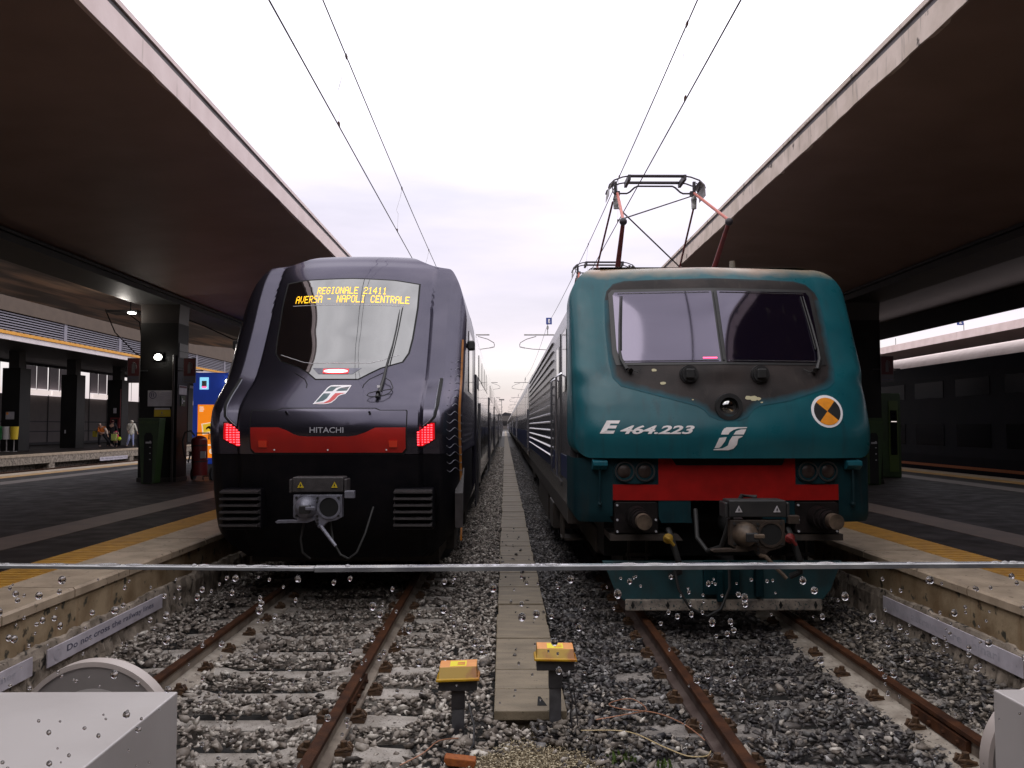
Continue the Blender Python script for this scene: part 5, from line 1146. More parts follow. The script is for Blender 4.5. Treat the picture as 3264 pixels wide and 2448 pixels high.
# scatter of light stones on the dark side, and a fan of fine gravel at the foot of the path
stones('ballast', 'ballast_light', (.2, 3.2), (3.7, 6.6), 700, .030, lambda x, y: zR(x, y) + .02, exR, 8)
stones('ballast', 'ballast_tan', (3.0, 3.88), (3.6, 12.2), 4200, .030, zR, None, 18)
stones('ballast', 'ballast_tan', (.3, .95), (4.6, 6.4), 900, .026, lambda x, y: zR(x, y) + .02, lambda x, y, g: exR(x, y, g) | ((x - .45) / .5 + abs(y - 5.5) / .9 > g.uniform(.3, 1.2, len(x))), 19)
stones('fine_gravel', 'fine_gravel', (-.50, .90), (4.0, 5.7), 26000, .0085, lambda x, y: -.132 + .018 * np.exp(-((x - .18) ** 2 + (y - 4.7) ** 2) / .15), lambda x, y, g: ((x - .17) ** 2 / .22 + (y - 4.75) ** 2 / .50) > g.uniform(.45, 1.15, len(x)), 9)
mb = MB(); mb.sphere((.17, 4.75, -.17), (.52, .72, .035), 30, 8, 0, 90); tag(mb.build('sand', 'sand_base'), kind='structure')

# ================================================================ BUFFER STOPS, BARRIER AND SMALL THINGS
def buffer_stop(x0, x1, xc, label, dz=0):
    r = thing('buffer_stop', ((x0 + x1) / 2, 1.7, .56), label, 'buffer stop', 'buffer stops at the track ends')
    mb = MB(); mb.box(x0, x1, 1.0, 2.36, .62, 1.16); mb.build('housing', 'box_grey', r, bevel=.004)
    mb = MB(); mb.cyl((xc, 2.36, .99 + dz), (xc, 2.45, .99 + dz), .11, n=24); mb.build('plunger', 'chrome', r, smooth=True)
    mb = MB(); mb.cyl((xc, 2.45, .99 + dz), (xc, 2.485, .99 + dz), .222, n=72); dsk = mb.build('disc', 'disc_grey', r, smooth=True)
    mb = MB(); mb.ring_y((xc, .99 + dz), .214, .228, 2.444, 2.49, 72); mb.build('rim', 'disc_rim', dsk, smooth=True)
    mb = MB(); mb.cyl((xc, 2.449, .985 + dz), (xc, 2.4505, .985 + dz), .155, n=48); mb.build('wear_ring', 'box_grey', dsk)
    mb = MB(); mb.box((x0 + x1) / 2 - .15, (x0 + x1) / 2 + .15, 1.0, 2.1, -.26, .62); mb.build('stand', 'galv_post', r)
buffer_stop(-1.42, -.912, -1.19, 'pale grey buffer stop box with round disc at the lower left corner')
buffer_stop(1.373, 1.88, 1.63, 'pale grey buffer stop box at the lower right corner', -.075)
mb = MB(); mb.box(-3.6, 3.9, .95, 1.02, -.26, .56); tag(mb.build('end_wall', 'wall_stained'), 'low stained wall closing the tracks below the barrier', 'wall')

GY = .9
def pane(x0, x1, za, zb, label, eh, seed, pts):
    r = thing('glass_barrier', ((x0 + x1) / 2, GY, PZ), label, 'glass barrier', 'glass barrier panes')
    mb = MB(); mb.add([(x0, GY, PZ + .02), (x1, GY, PZ + .02), (x1, GY, zb - eh), (x0, GY, za - eh)], [(0, 1, 2, 3)]); mb.build('pane', 'barrier_glass', r, fix=False)
    mb = MB(); n = 60; V = []; F = []
    for i in range(n + 1):
        t = i / n; x = x0 + (x1 - x0) * t; z = za + (zb - za) * t + (.0005 * math.sin(t * 3.1) if seed > 1 else 0)
        V += [(x, GY - .0045, z - eh), (x, GY - .005, z - .0012), (x, GY - .0035, z), (x, GY + .005, z), (x, GY + .006, z - eh)]
    for i in range(n):
        for k in range(5): F.append((i * 5 + k, i * 5 + (k + 1) % 5, i * 5 + 5 + (k + 1) % 5, i * 5 + 5 + k))
    mb.add(V, F); e = mb.build('edge_strip', 'glass_edge', r)
    g = random.Random(seed); mb = MB(); x = x0   # water lying in broken beads along the top edge
    while x < x1:
        L_ = g.uniform(.004, .03); 
        if g.random() < .55:
            z = za + (zb - za) * (x - x0) / (x1 - x0); mb.sphere((x + L_ / 2, GY - .001, z), (L_ / 2, .004, .0014 * g.uniform(.6, 1.6)), 8, 5)
        x += L_ * 1.1
    mb.build('water_beads', 'water', e, smooth=True)
    mb = MB(); mb.box(x0, x1, GY - .03, GY + .03, PZ, PZ + .06); mb.build('base_channel', 'steel_mast', r)
    proto = None; small = MB(); big = []
    for (x, z, s) in pts:
        if s > .00115 and len(big) < 98: big.append((x, z, s))
        else: small.sphere((x, GY + .0006, z), (s, s * .7, s * g.uniform(.95, 1.25)), 10, 6)
    small.build('raindrops', 'water', r, smooth=True)['kind'] = 'stuff'
    me = None
    for (x, z, s) in big:
        if me is None:
            q = MB(); q.sphere((0, 0, 0), (1, .72, 1), 14, 9); o = q.build('raindrop', 'water', None, smooth=True); me = o.data
        else: o = bpy.data.objects.new('raindrop', me); COL.objects.link(o)
        o.parent = r; o.location = (x - (x0 + x1) / 2, .0006, z - PZ); o.scale = (s * g.uniform(.9, 1.15), s, s * g.uniform(.95, 1.3))
    return r
g = random.Random(5)
def drops(x0, x1, n):
    P = []
    for _ in range(n):
        x = g.uniform(x0, x1); t = g.random() ** 1.25; z = 1.738 - t * .21
        if t > .55 and g.random() < .35: continue
        s = min(.0042, .0012 + g.expovariate(1 / .0013)); P.append((x, z, s * (1.0 - .25 * t)))
    P.sort(key=lambda p: -p[2]); return P
pane(-.75, -.2045, 1.7545, 1.7492, 'left rain-spotted glass barrier pane with a thin dull top edge', .0042, 1, drops(-.72, -.21, 230))
pane(-.2035, .80, 1.7495, 1.7535, 'right rain-spotted glass barrier pane with a brighter thicker top edge', .0056, 2, drops(-.19, .72, 370))

def junction_box(x, y, zt, zb, label, m_, tilt, post_h):
    r = thing('junction_box', (x, y, -.2), label, 'junction box', 'yellow junction boxes on black posts')
    w_ = .135; d = .085
    mb = MB(); T = math.tan(tilt)
    def q(px, py, pz): return (px, py, pz + (px - x) * T)
    V = [q(x - w_ * .92, y - d * .55, zt), q(x + w_ * .92, y - d * .55, zt), q(x + w_ * .92, y + d, zt + .01), q(x - w_ * .92, y + d, zt + .01),
         q(x - w_ * .96, y - d, zb + .018), q(x + w_ * .96, y - d, zb + .018), q(x + w_ * .96, y + d, zb + .018), q(x - w_ * .96, y + d, zb + .018),
         q(x - w_ * 1.06, y - d * 1.15, zb + .014), q(x + w_ * 1.06, y - d * 1.15, zb + .014), q(x + w_ * 1.06, y + d, zb + .014), q(x - w_ * 1.06, y + d, zb + .014),
         q(x - w_ * 1.08, y - d * 1.15, zb), q(x + w_ * 1.08, y - d * 1.15, zb), q(x + w_ * 1.08, y + d, zb), q(x - w_ * 1.08, y + d, zb)]
    F = [(0, 1, 2, 3)] + [(a + i, a + (i + 1) % 4, a + 4 + (i + 1) % 4, a + 4 + i) for a in (0, 4, 8) for i in range(4)] + [(15, 14, 13, 12)]
    mb.add(V, F); mb.mi = [0] + [1] * 4 + [2] * 8 + [2]; lid = mb.build('lid', ['lid_top_lit', m_, 'lid_lip'], r, bevel=.003)
    mb = MB(); mb.add([q(x - .055, y - d * .45, zt + .0022), q(x + .055, y - d * .45, zt + .0022), q(x + .055, y + d * .7, zt + .0102), q(x - .055, y + d * .7, zt + .0102)], [(0, 1, 2, 3)]); lb = mb.build('label_plate', 'yellow_label', lid)
    mb = MB(); mb.add([q(x - .005, y - d * .2, zt + .0055), q(x + .045, y - d * .2, zt + .0055), q(x + .045, y + d * .4, zt + .0095), q(x - .005, y + d * .4, zt + .0095)], [(0, 1, 2, 3)]); mb.build('print_lines', 'yellow_box', lb)
    mb = MB(); mb.box(x - w_ * .95, x + w_ * .95, y - d * .8, y + d * .8, zb - .07, zb - .001); mb.build('tray', 'black_post', r, bevel=.005)
    mb = MB(); mb.box(x - .045, x + .045, y - .035, y + .035, zb - .20, zb - .07); mb.build('neck', 'black_post', r, bevel=.004)
    mb = MB(); mb.box(x - .04, x + .04, y - .03, y + .03, -.26, zb - .20); mb.build('post', 'galv_post', r, bevel=.004)
    return r
junction_box(-.314, 5.68, .290, .207, 'lower yellow and orange junction box, on a post left of the concrete path', 'lid_front_shaded', R(2), .3)
junction_box(.343, 5.76, .386, .315, 'taller yellow and orange junction box, at the near end of the concrete path', 'lid_front_shaded', R(-1), .3)
mb = MB(); mb.tube([(.43, 5.7, .16), (.455, 5.68, .05), (.44, 5.7, -.06), (.46, 5.68, -.14)], .006, 6); mb.tube([(.46, 5.7, .16), (.48, 5.68, .0), (.49, 5.64, -.14)], .005, 6); tag(mb.build('cable', 'black_post', smooth=True), 'thin dark cables hanging from the taller yellow junction box', 'cable')
mb = MB(); mb.tube([(-.24, 5.6, .06), (-.20, 5.5, -.05), (-.20, 5.4, -.13), (-.25, 5.2, -.14), (-.27, 5.05, -.15)], .008, 6); tag(mb.build('cable', 'black_post', smooth=True), 'thick dark cable running down from the lower yellow junction box', 'cable')
mb = MB(); mb.prism_y([(-.345, -.115), (-.185, -.13), (-.17, -.10), (-.175, -.085), (-.355, -.065), (-.365, -.085)], 5.02, 5.10); tag(mb.build('brick_fragment', 'brick_orange', bevel=.006), 'broken orange brick lying on the ballast near the bottom of the photo', 'brick')
def wirething(pts, m_, label, r_=.004):
    P = []
    for i in range(len(pts) - 1):
        p0 = pts[max(i - 1, 0)]; p1 = pts[i]; p2 = pts[i + 1]; p3 = pts[min(i + 2, len(pts) - 1)]
        for t in (0, .25, .5, .75):
            P.append(tuple(.5 * (2 * b + (c - a) * t + (2 * a - 5 * b + 4 * c - d) * t * t + (3 * b - a - 3 * c + d) * t ** 3) for a, b, c, d in zip(p0, p1, p2, p3)))
    P.append(pts[-1]); mb = MB(); mb.tube(P, r_, 6); tag(mb.build('loose_wire', m_, smooth=True), label, 'wire')
wirething([(.62, 5.75, -.10), (.85, 5.8, -.08), (1.0, 5.95, -.10), (.92, 6.15, -.09), (.75, 6.05, -.09), (.80, 5.88, -.07), (1.05, 5.85, -.09), (1.2, 5.62, -.09), (1.28, 5.4, -.11)], 'copper_wire', 'looped copper-coloured wire on the ballast right of the path end')
wirething([(.5, 5.55, -.10), (.8, 5.5, -.09), (.98, 5.25, -.09), (1.1, 5.1, -.09), (1.22, 5.12, -.10), (1.28, 5.25, -.12)], 'pale_wire', 'pale yellow wire lying on the ballast beside the right track rail')
wirething([(-2.0, 4.75, -.10), (-1.7, 4.78, -.11), (-1.5, 4.6, -.13), (-1.35, 4.5, -.14), (-1.2, 4.62, -.13), (-1.05, 4.9, -.1)], 'copper_wire', 'thin copper-coloured wire lying across the left track near the viewer')
wirething([(-.62, 5.0, -.1), (-.5, 5.15, -.09), (-.42, 5.35, -.09), (-.3, 5.45, -.11)], 'copper_wire', 'short copper-coloured wire at the foot of the lower junction box')
wirething([(1.65, 4.62, -.12), (1.85, 4.66, -.10), (2.1, 4.6, -.11), (2.35, 4.58, -.12), (2.6, 4.62, -.1), (2.75, 4.72, -.12)], 'copper_wire', 'copper-coloured wire lying across the right track near the viewer')
def weeds(cx, cy, n, r_, label, seed):
    g = random.Random(seed); mb = MB()
    for _ in range(n):
        a = g.uniform(0, 6.28); d = r_ * g.random() ** .7; x = cx + d * math.cos(a); y = cy + d * math.sin(a); h = g.uniform(.015, .06); b = g.uniform(0, 6.28); w_ = g.uniform(.004, .009)
        dx, dy = math.cos(b) * w_, math.sin(b) * w_; ex, ey = g.uniform(-.03, .03), g.uniform(-.03, .03); z0 = -.14
        mb.add([(x - dx, y - dy, z0), (x + dx, y + dy, z0), (x + dx + ex * .6, y + dy + ey * .6, z0 + h * .7), (x + ex, y + ey, z0 + h), (x - dx + ex * .6, y - dy + ey * .6, z0 + h * .7)], [(0, 1, 2, 3, 4)])
    tag(mb.build('weed', 'weed', fix=False), label, 'weed')
weeds(.50, 4.72, 110, .10, 'green weed tuft at the right of the sandy gravel patch', 1)
weeds(.72, 5.15, 45, .09, 'small green weed on dark ballast right of the sandy patch', 2)
weeds(-.35, 4.62, 60, .10, 'green weed tuft left of the sandy gravel patch', 3)
weeds(1.95, 4.85, 50, .12, 'small green weed between the rails of the right track', 4)
weeds(2.0, 4.45, 30, .08, 'green weed by the nearest right track sleeper', 5)
weeds(.02, 4.75, 60, .18, 'sparse grass blades growing in the sandy gravel patch', 6)
weeds(.95, 5.05, 24, .06, 'tiny weed beside the pale wire loop', 7)

# ================================================================ OVERHEAD LINE
def cat_z(y):
    t = ((y + 4) / 41.4) % 1.0; return 6.50 - .40 * 4 * t * (1 - t)
def wires(x_c, x_m, side, droppers):
    mb = MB(); mb.tube([(x_c, -6, 5.33), (x_c, 20, 5.33), (x_c, 290, 5.33)], .0075, 6); tag(mb.build('contact_wire', 'wire', smooth=True), side + ' contact wire, the lower overhead wire above its track', 'overhead wire')
    ys_ = list(range(-6, 80, 2)) + list(range(80, 290, 5)); mb = MB(); mb.tube([(x_m, y, cat_z(y)) for y in ys_], .0075, 6); tag(mb.build('messenger_wire', 'wire', smooth=True), side + ' carrier wire, the upper overhead wire above its track', 'overhead wire')
    for i, y in enumerate(droppers):
        r = thing('dropper', (x_c, y, 5.33), ('nearest', 'second', 'third', 'fourth')[i] + ' thin dropper wire hanging between the ' + side + ' overhead wires', 'dropper wire', 'droppers of the overhead line')
        zt = cat_z(y); zm = 5.33 + (zt - 5.33) * .42
        mb = MB(); mb.tube([(x_c, y, 5.34), (x_c + .01, y + .03, zm), (x_c - .02, y + .0, zm + .05), (x_m - .03, y - .03, zt - .2), (x_m, y, zt)], .0022, 4); mb.tube([(x_c - .02, y, zm + .05), (x_m, y + .10, zt)], .0016, 4); mb.build('wire', 'steel_mast', r)
        mb = MB(); mb.box(x_c - .008, x_c + .008, y - .03, y + .03, 5.33, 5.375); mb.box(x_m - .008, x_m + .008, y - .03, y + .05, zt - .02, zt + .02); mb.build('clamp', 'rust', r)
wires(-1.905, -1.83, 'left', (9.35, 14.5, 19.7))
wires(1.90, 1.93, 'right', (8.57, 13.8, 19.0))
def mast(s, y, label, tube_in, bx, n):
    r = thing('catenary_mast', (s * 4.6, y, 0), label, 'catenary mast', 'catenary masts far along the platforms')
    mb = MB(); mb.box(s * 4.5, s * 4.7, y - .1, y + .1, 0, 7.4); mb.build('post', 'steel_mast', r)
    mb = MB(); mb.tube([(s * 4.5, y, 6.02), (s * tube_in, y, 6.02)], .03, 8); mb.build('arm', 'steel_mast', r, smooth=True)
    mb = MB(); mb.tube([(s * (bx + .75), y, 5.95), (s * (bx + .30), y, 5.82), (s * (bx + .03), y, 5.66), (s * bx, y, 5.56), (s * (bx + .01), y, 5.47), (s * (bx + .25), y, 5.42), (s * (bx + .6), y, 5.37), (s * 1.905, y, 5.34)], .018, 8); mb.build('registration_arm', 'steel_mast', r, smooth=True)
    mb = MB()
    for k in range(5): mb.cyl((s * (bx + .02 + k * .045), y, 5.475 - k * .012), (s * (bx + .035 + k * .045), y, 5.472 - k * .012), .035, n=10)
    mb.build('insulator', 'insulator', r)
    mb = MB(); mb.tube([(s * 1.93, y, 6.05), (s * 1.93, y, 6.52)], .02, 8); mb.sphere((s * 1.93, y, 6.35), (.05, .05, .1), 10, 6); mb.build('messenger_support', 'insulator', r)
for k in range(6):
    yy = 37.4 + 41.4 * k
    o = ['nearest', 'second', 'third', 'fourth', 'fifth', 'sixth'][k]
    mast(-1, yy, o + ' catenary mast and arm on the left track side', .71, .48, k)
    mast(1, yy, o + ' catenary mast and arm on the right track side', .86, .66, k)
nb = thing('number_plate', (1.97, 37.0, 6.55), 'small blue plate with white 1 hanging on the right overhead wire', 'number plate')
mb = MB(); mb.box(1.84, 2.10, 37.0, 37.03, 6.45, 6.75); mb.build('plate', 'blue_plate', nb)
flat_text('1', 1.93, 2.02, 6.5, 6.69, 36.995, 'white_clean', nb, bold=.03)
nb = thing('number_plate', (18.3, 33.0, 5.95), 'small blue plate with white 2 on the overhead wire beyond the right platform', 'number plate')
mb = MB(); mb.box(18.18, 18.44, 33.0, 33.03, 5.95, 6.25); mb.build('plate', 'blue_plate', nb)
flat_text('2', 18.25, 18.37, 6.0, 6.2, 32.995, 'white_clean', nb, bold=.03)
mb = MB(); mb.tube([(18.3, 5, 6.22), (18.3, 20, 6.32), (18.3, 33, 6.35), (18.3, 60, 6.1), (18.3, 120, 6.3)], .012, 5); tag(mb.build('messenger_wire', 'wire'), 'overhead wire beyond the right platform roof', 'overhead wire')
mt = thing('light_mast', (-.55, 150, 0), 'tall slender light mast far away at the end of the gap between the trains', 'light mast')
mb = MB(); mb.cyl((-.62, 150, 0), (-.62, 150, 6.5), .09, .05, n=10); mb.build('pole', 'steel_mast', mt)
mb = MB(); mb.box(-1.1, -.14, 149.8, 150.2, 6.5, 6.75); mb.build('lamp_head', 'steel_mast', mt)
fb = thing('distant_building', (0, 420, 0), 'low pale building closing the far end of the tracks', 'building')
mb = MB(); mb.box(-60, 70, 420, 440, 0, 7); mb.build('wall', 'plain_wall', fb)
for k in range(18):
    mb = MB(); mb.box(-50 + k * 6, -47 + k * 6, 419.9, 420, 2, 4.5); mb.build('window', 'side_window', fb)
hl_ = MB(); V = []; n = 60
for i in range(n + 1):
    x = -500 + 1000 * i / n; V += [(x, 1100, -2), (x, 1100, 22 + 12 * math.sin(i * .6) + 7 * math.sin(i * 1.7 + 1)), (x, 1250, -2)]
hl_.add(V, [(3 * i, 3 * i + 3, 3 * i + 4, 3 * i + 1) for i in range(n)] + [(3 * i + 1, 3 * i + 4, 3 * i + 5, 3 * i + 2) for i in range(n)]); tag(hl_.build('hills', 'mullion'), kind='structure')

# ================================================================ FAR LEFT PLATFORM AND STATION FRONT
px0 = -22.0
p2 = thing('platform', (px0, 20, 0), 'far left platform with people, seen across two tracks', 'platform')
mb = MB(); mb.box(px0, -34, .97, 130, .47, PZ); mb.build('slab_edge', 'coping', p2)
mb = MB(); mb.box(px0 - .02, -34, .97, 130, .12, .469); mb.build('side_beam', 'wall_broken', p2)
mb = MB(); mb.box(px0 - .7, -34, .97, 130, -.26, .119)
for k in range(14): mb.box(px0 - .04, px0 - .7, 6 + k * 8.6, 6.5 + k * 8.6, -.26, .12)
mb.build('support', 'wall_broken', p2)
mb = MB(); mb.box(px0 - .62, -34, .97, 130, PZ, PZ + .004); mb.build('paving', 'asphalt_tile', p2)
sgp = thing('warning_sign', (px0 + .01, 45, .0), 'white plate on the edge of the far left platform below the walking person', 'sign')
mb = MB(); mb.box(px0 + .0, px0 + .02, 45.3, 48.6, .0, .2); mb.build('plate', 'sign_plate', sgp)
text_on('Do not cross the railway lines', 'lettering', 'sign_text', sgp, lambda u, v: (px0 + .024, 45.5 + 3 * u, .06 + .08 * v))
for i, x in enumerate((-15.55, -17.05, -18.95, -20.45)):
    rail(x, 5, 120, ['first', 'second', 'third', 'fourth'][i] + ' rail counted from the near side, between the left platform and the far left platform', 'rail_web_rust')
stones('ballast', 'ballast_dark', (-22, -14), (20, 34), 6000, .05, lambda x, y: np.full_like(x, -.22), None, 12)
sh = thing('station_building', (px0 - 5, 40, 0), 'far left station building with louvred front above a white and orange roof edge', 'building')
Y0, Y1 = 4, 130
mb = MB(); mb.box(px0, px0 - .1, Y0, Y1, 5.72, 5.955); mb.build('white_fascia', 'fascia_white', sh)
mb = MB(); mb.box(px0 + .06, px0 - .1, Y0, Y1, 5.96, 6.09)
mb.build('orange_gutter', 'orange_gutter', sh)
mb = MB(); [mb.box(px0 + .02, px0 - .2, Y0 + k * .5, Y0 + k * .5 + .3, 6.09, 6.125) for k in range(int((Y1 - Y0) / .5))]; mb.build('gutter_tiles', 'coping', sh)
for k in range(7):
    mb = MB(); z = 6.17 + k * .118; mb.prism_y([(px0 - .05, z), (px0 - .05, z + .055), (px0 - .22, z + .085), (px0 - .22, z + .03)], Y0, Y1); mb.build('louvre', 'louvre', sh)
mb = MB(); mb.box(px0 - .3, px0 - .35, Y0, Y1, 6.0, 7.05); mb.build('louvre_backing', 'louvre_back', sh)
for k in range(22):
    mb = MB(); y = Y0 + 2 + k * 5.9; mb.box(px0 - .02, px0 - .24, y, y + .28, 6.13, 6.98); mb.build('louvre_post', 'louvre', sh)
mb = MB(); mb.box(px0 + .05, px0 - .4, Y0, Y1, 6.98, 9.4); mb.build('upper_wall', 'brown_wall', sh)
mb = MB(); mb.prism_y([(px0 - .1, 5.74), (px0 - .1, 5.95), (-34, 7.2), (-34, 6.35), (px0 - 5, 5.95)], Y0, Y1); mb.build('canopy', 'beam_dark', sh)
BX = -33.0
mb = MB(); mb.box(BX, BX - .3, Y0, Y1, PZ, 4.05);  mb.box(BX - 6, BX - 6.2, Y0, Y1, PZ, 3.0); mb.build('wall', 'panel_grey', sh)
mb = MB(); y = Y0
while y < Y1:
    mb.box(BX + .02, BX + .04, y, y + .10, PZ, 6.3); mb.box(BX + .02, BX + .04, y + 1.45, y + 1.49, 4.1, 6.3); y += 2.95
for z in (1.5, 2.2): mb.box(BX + .02, BX + .04, Y0, Y1, z - .04, z + .04)
mb.box(BX + .0, BX + .05, Y0, Y1, PZ, PZ + .18); mb.box(BX + .01, BX + .05, Y0, Y1, 6.10, 6.3); mb.build('mullion', 'mullion', sh)
y = Y0; k = 0
while y < 95:
    if k % 3 != 2:
        mb = MB(); mb.box(BX + .0, BX - .02, y + .15, y + 1.42, 4.52, 6.1); mb.box(BX + .0, BX - .02, y + 1.52, y + 2.85, 4.52, 6.1); mb.build('window', 'window_far', sh)
        mb = MB(); mb.box(BX + .3, BX + .1, y + .1, y + 2.8, 4.10, 4.42); mb.build('lit_sign_band', 'lightbox', sh)
    y += 2.95; k += 1
for k in range(-3, 9):
    y = 44.5 + 5.9 * k
    r = thing('pillar', (-26.4, y + .5, PZ), 'x', 'pillar', 'dark pillars of the far left platform')
    r['label'] = 'dark pillar of the far left platform, number %d from its near end' % (k + 4)
    mb = MB(); mb.box(-26.9, -25.95, y, y + 1.0, PZ, 5.0); mb.build('cladding', 'pillar', r)
    mb = MB(); mb.box(-26.7, -26.15, y + .2, y + .8, 5.0, 6.1); mb.build('neck', 'beam_dark', r)
pst = sign('poster', -26.65, -26.2, 2.25, 2.65, 44.47, 'sign_white', 'small white poster on a dark pillar of the far left platform')
mb = MB(); mb.box(-26.62, -26.5, 44.46, 44.468, 2.5, 2.62); mb.build('orange_patch', 'orange_disc', pst)
hy = thing('hydrant_cabinet', (-26.3, 56.2, 1.8), 'red fire hose cabinet on a dark pillar of the far left platform', 'hydrant cabinet')
mb = MB(); mb.box(-26.6, -26.0, 56.1, 56.28, 1.75, 2.45); mb.build('cabinet', 'ext_red', hy)
mb = MB(); mb.box(-26.5, -26.1, 56.08, 56.1, 1.83, 2.37); mb.build('window', 'side_window', hy)
mb = MB(); mb.tube([(-25.98, 56.2, 1.8), (-25.98, 56.2, 4.4)], .03, 6); mb.build('pipe', 'ext_red', hy)
sign('notice_board', -26.45, -26.25, 2.75, 3.1, 56.2, 'sign_white', 'small pinkish notice above the red hose cabinet')
sign('call_button', -26.62, -26.54, 1.45, 1.65, 50.36, 'sign_white', 'tiny white call box on the second visible far pillar')
for i, (x, m_, nm) in enumerate(((-26.25, 'bin_green', 'green'), (-25.80, 'bin_white', 'white'), (-25.42, 'bin_yellow', 'yellow'))):
    y = 43.2
    r = thing('litter_bin', (x, y, PZ), nm + ' litter bin on a thin stand before a far left platform pillar', 'litter bin', 'litter bins on the far left platform')
    mb = MB(); mb.cyl((x, y, 1.20), (x, y, 1.86), .17, .21, n=18); mb.build('bucket', m_, r, smooth=True)
    mb = MB(); mb.ring_y((x, 1.2), .001, .002, y, y + .01); mb.cyl((x, y, PZ), (x, y, 1.2), .03, n=8); mb.cyl((x, y, PZ), (x, y, PZ + .03), .15, n=14); mb.build('stand', 'steel_mast', r)

# ================================================================ FAR RIGHT: TRAIN AND CANOPY
ft = thing('multiple_unit_train', (14.6, 8, 0), 'dark unlit train standing beyond the right platform with a pale roof', 'train')
mb = MB(); q_ = [(1.38, .5), (1.42, 1.0), (1.42, 3.4), (1.36, 3.8)]
mb.prism_y([(14.6 + x, z) for x, z in q_] + [(14.6 - x, z) for x, z in reversed(q_)], 4, 60); mb.build('body', 'dark_train', ft)
mb = MB(); q_ = [(1.365, 3.79), (1.30, 3.95), (1.1, 4.12), (.7, 4.23), (0, 4.27)]; mb.prism_y([(14.6 + x, z) for x, z in q_] + [(14.6 - x, z) for x, z in reversed(q_[:-1])], 4, 60); mb.build('roof', 'fascia', ft, smooth=True)
for k in range(20):
    mb = MB(); y = 8 + k * 2.4; mb.box(13.17, 13.185, y, y + 1.7, 2.75, 3.25); mb.build('window', 'dark_window', ft)
    mb = MB(); mb.box(13.17, 13.185, y, y + 1.7, 1.3, 1.95); mb.build('window', 'dark_window', ft)
mb = MB(); mb.box(13.17, 13.18, 4, 60, .66, .74); mb.build('red_stripe', 'brick_orange', ft)
mb = MB(); mb.box(13.25, 15.9, 5, 59, .2, .6); mb.build('underframe', 'frame_brown', ft)
dv = thing('vending_machine', (9.95, 21.5, PZ), 'dark vending machine with lime green sides beside the right pillar', 'vending machine')
mb = MB(); mb.box(9.55, 10.30, 21.5, 22.2, PZ, 2.75); mb.build('body', 'green_bin', dv, bevel=.02)
mb = MB(); mb.box(9.98, 10.22, 21.48, 21.5, PZ + .15, 2.55); mb.build('side_light_panel', 'lime_sign', dv)
mb = MB(); mb.box(10.02, 10.18, 21.465, 21.48, 1.15, 2.3); mb.build('glass_front', 'side_window', dv)
mb = MB(); mb.box(10.03, 10.17, 21.455, 21.465, 2.0, 2.02); mb.build('lit_slot', 'lightbox', dv)
cn = thing('platform_canopy', (18.9, 4, 0), 'bright canopy edge far to the right beyond the dark train', 'canopy')
mb = MB(); mb.box(18.9, 19.0, 4, 120, 5.50, 5.82); mb.build('fascia', 'fascia', cn)
mb = MB(); mb.prism_y([(18.95, 5.52), (18.95, 5.80), (27, 5.85), (27, 5.1), (22, 5.05)], 4.02, 119.9); mb.build('soffit', 'soffit', cn)
mb = MB(); [mb.cyl((19.0, 10 + 6 * k, 5.8), (19.0, 10 + 6 * k, 6.15), .015, n=6) for k in range(12)]; mb.build('edge_rod', 'steel_mast', cn)
mb = MB(); mb.box(19.6, 30, .97, 120, -.2, PZ); tag(mb.build('platform', 'asphalt_tile'), 'platform under the far right canopy beyond the dark train', 'platform')
hw = thing('unseen_light_blocker', (0, -13, 0), 'unseen wall and roof behind the viewpoint, added to block light', 'building')  # unseen wall and roof added to keep light off the train fronts
mb = MB(); mb.box(-40, 40, -14, -13.5, PZ, 7.5); mb.build('wall', 'plain_wall', hw)
for k in range(9):
    mb = MB(); mb.box(-31 + 7 * k, -28 + 7 * k, -13.49, -13.45, 1.0, 3.5); mb.build('blocker_panel', 'side_window', hw)
mb = MB(); mb.box(-40, 40, -13.4, -3.0, 5.95, 6.3); mb.build('roof', 'soffit', hw)

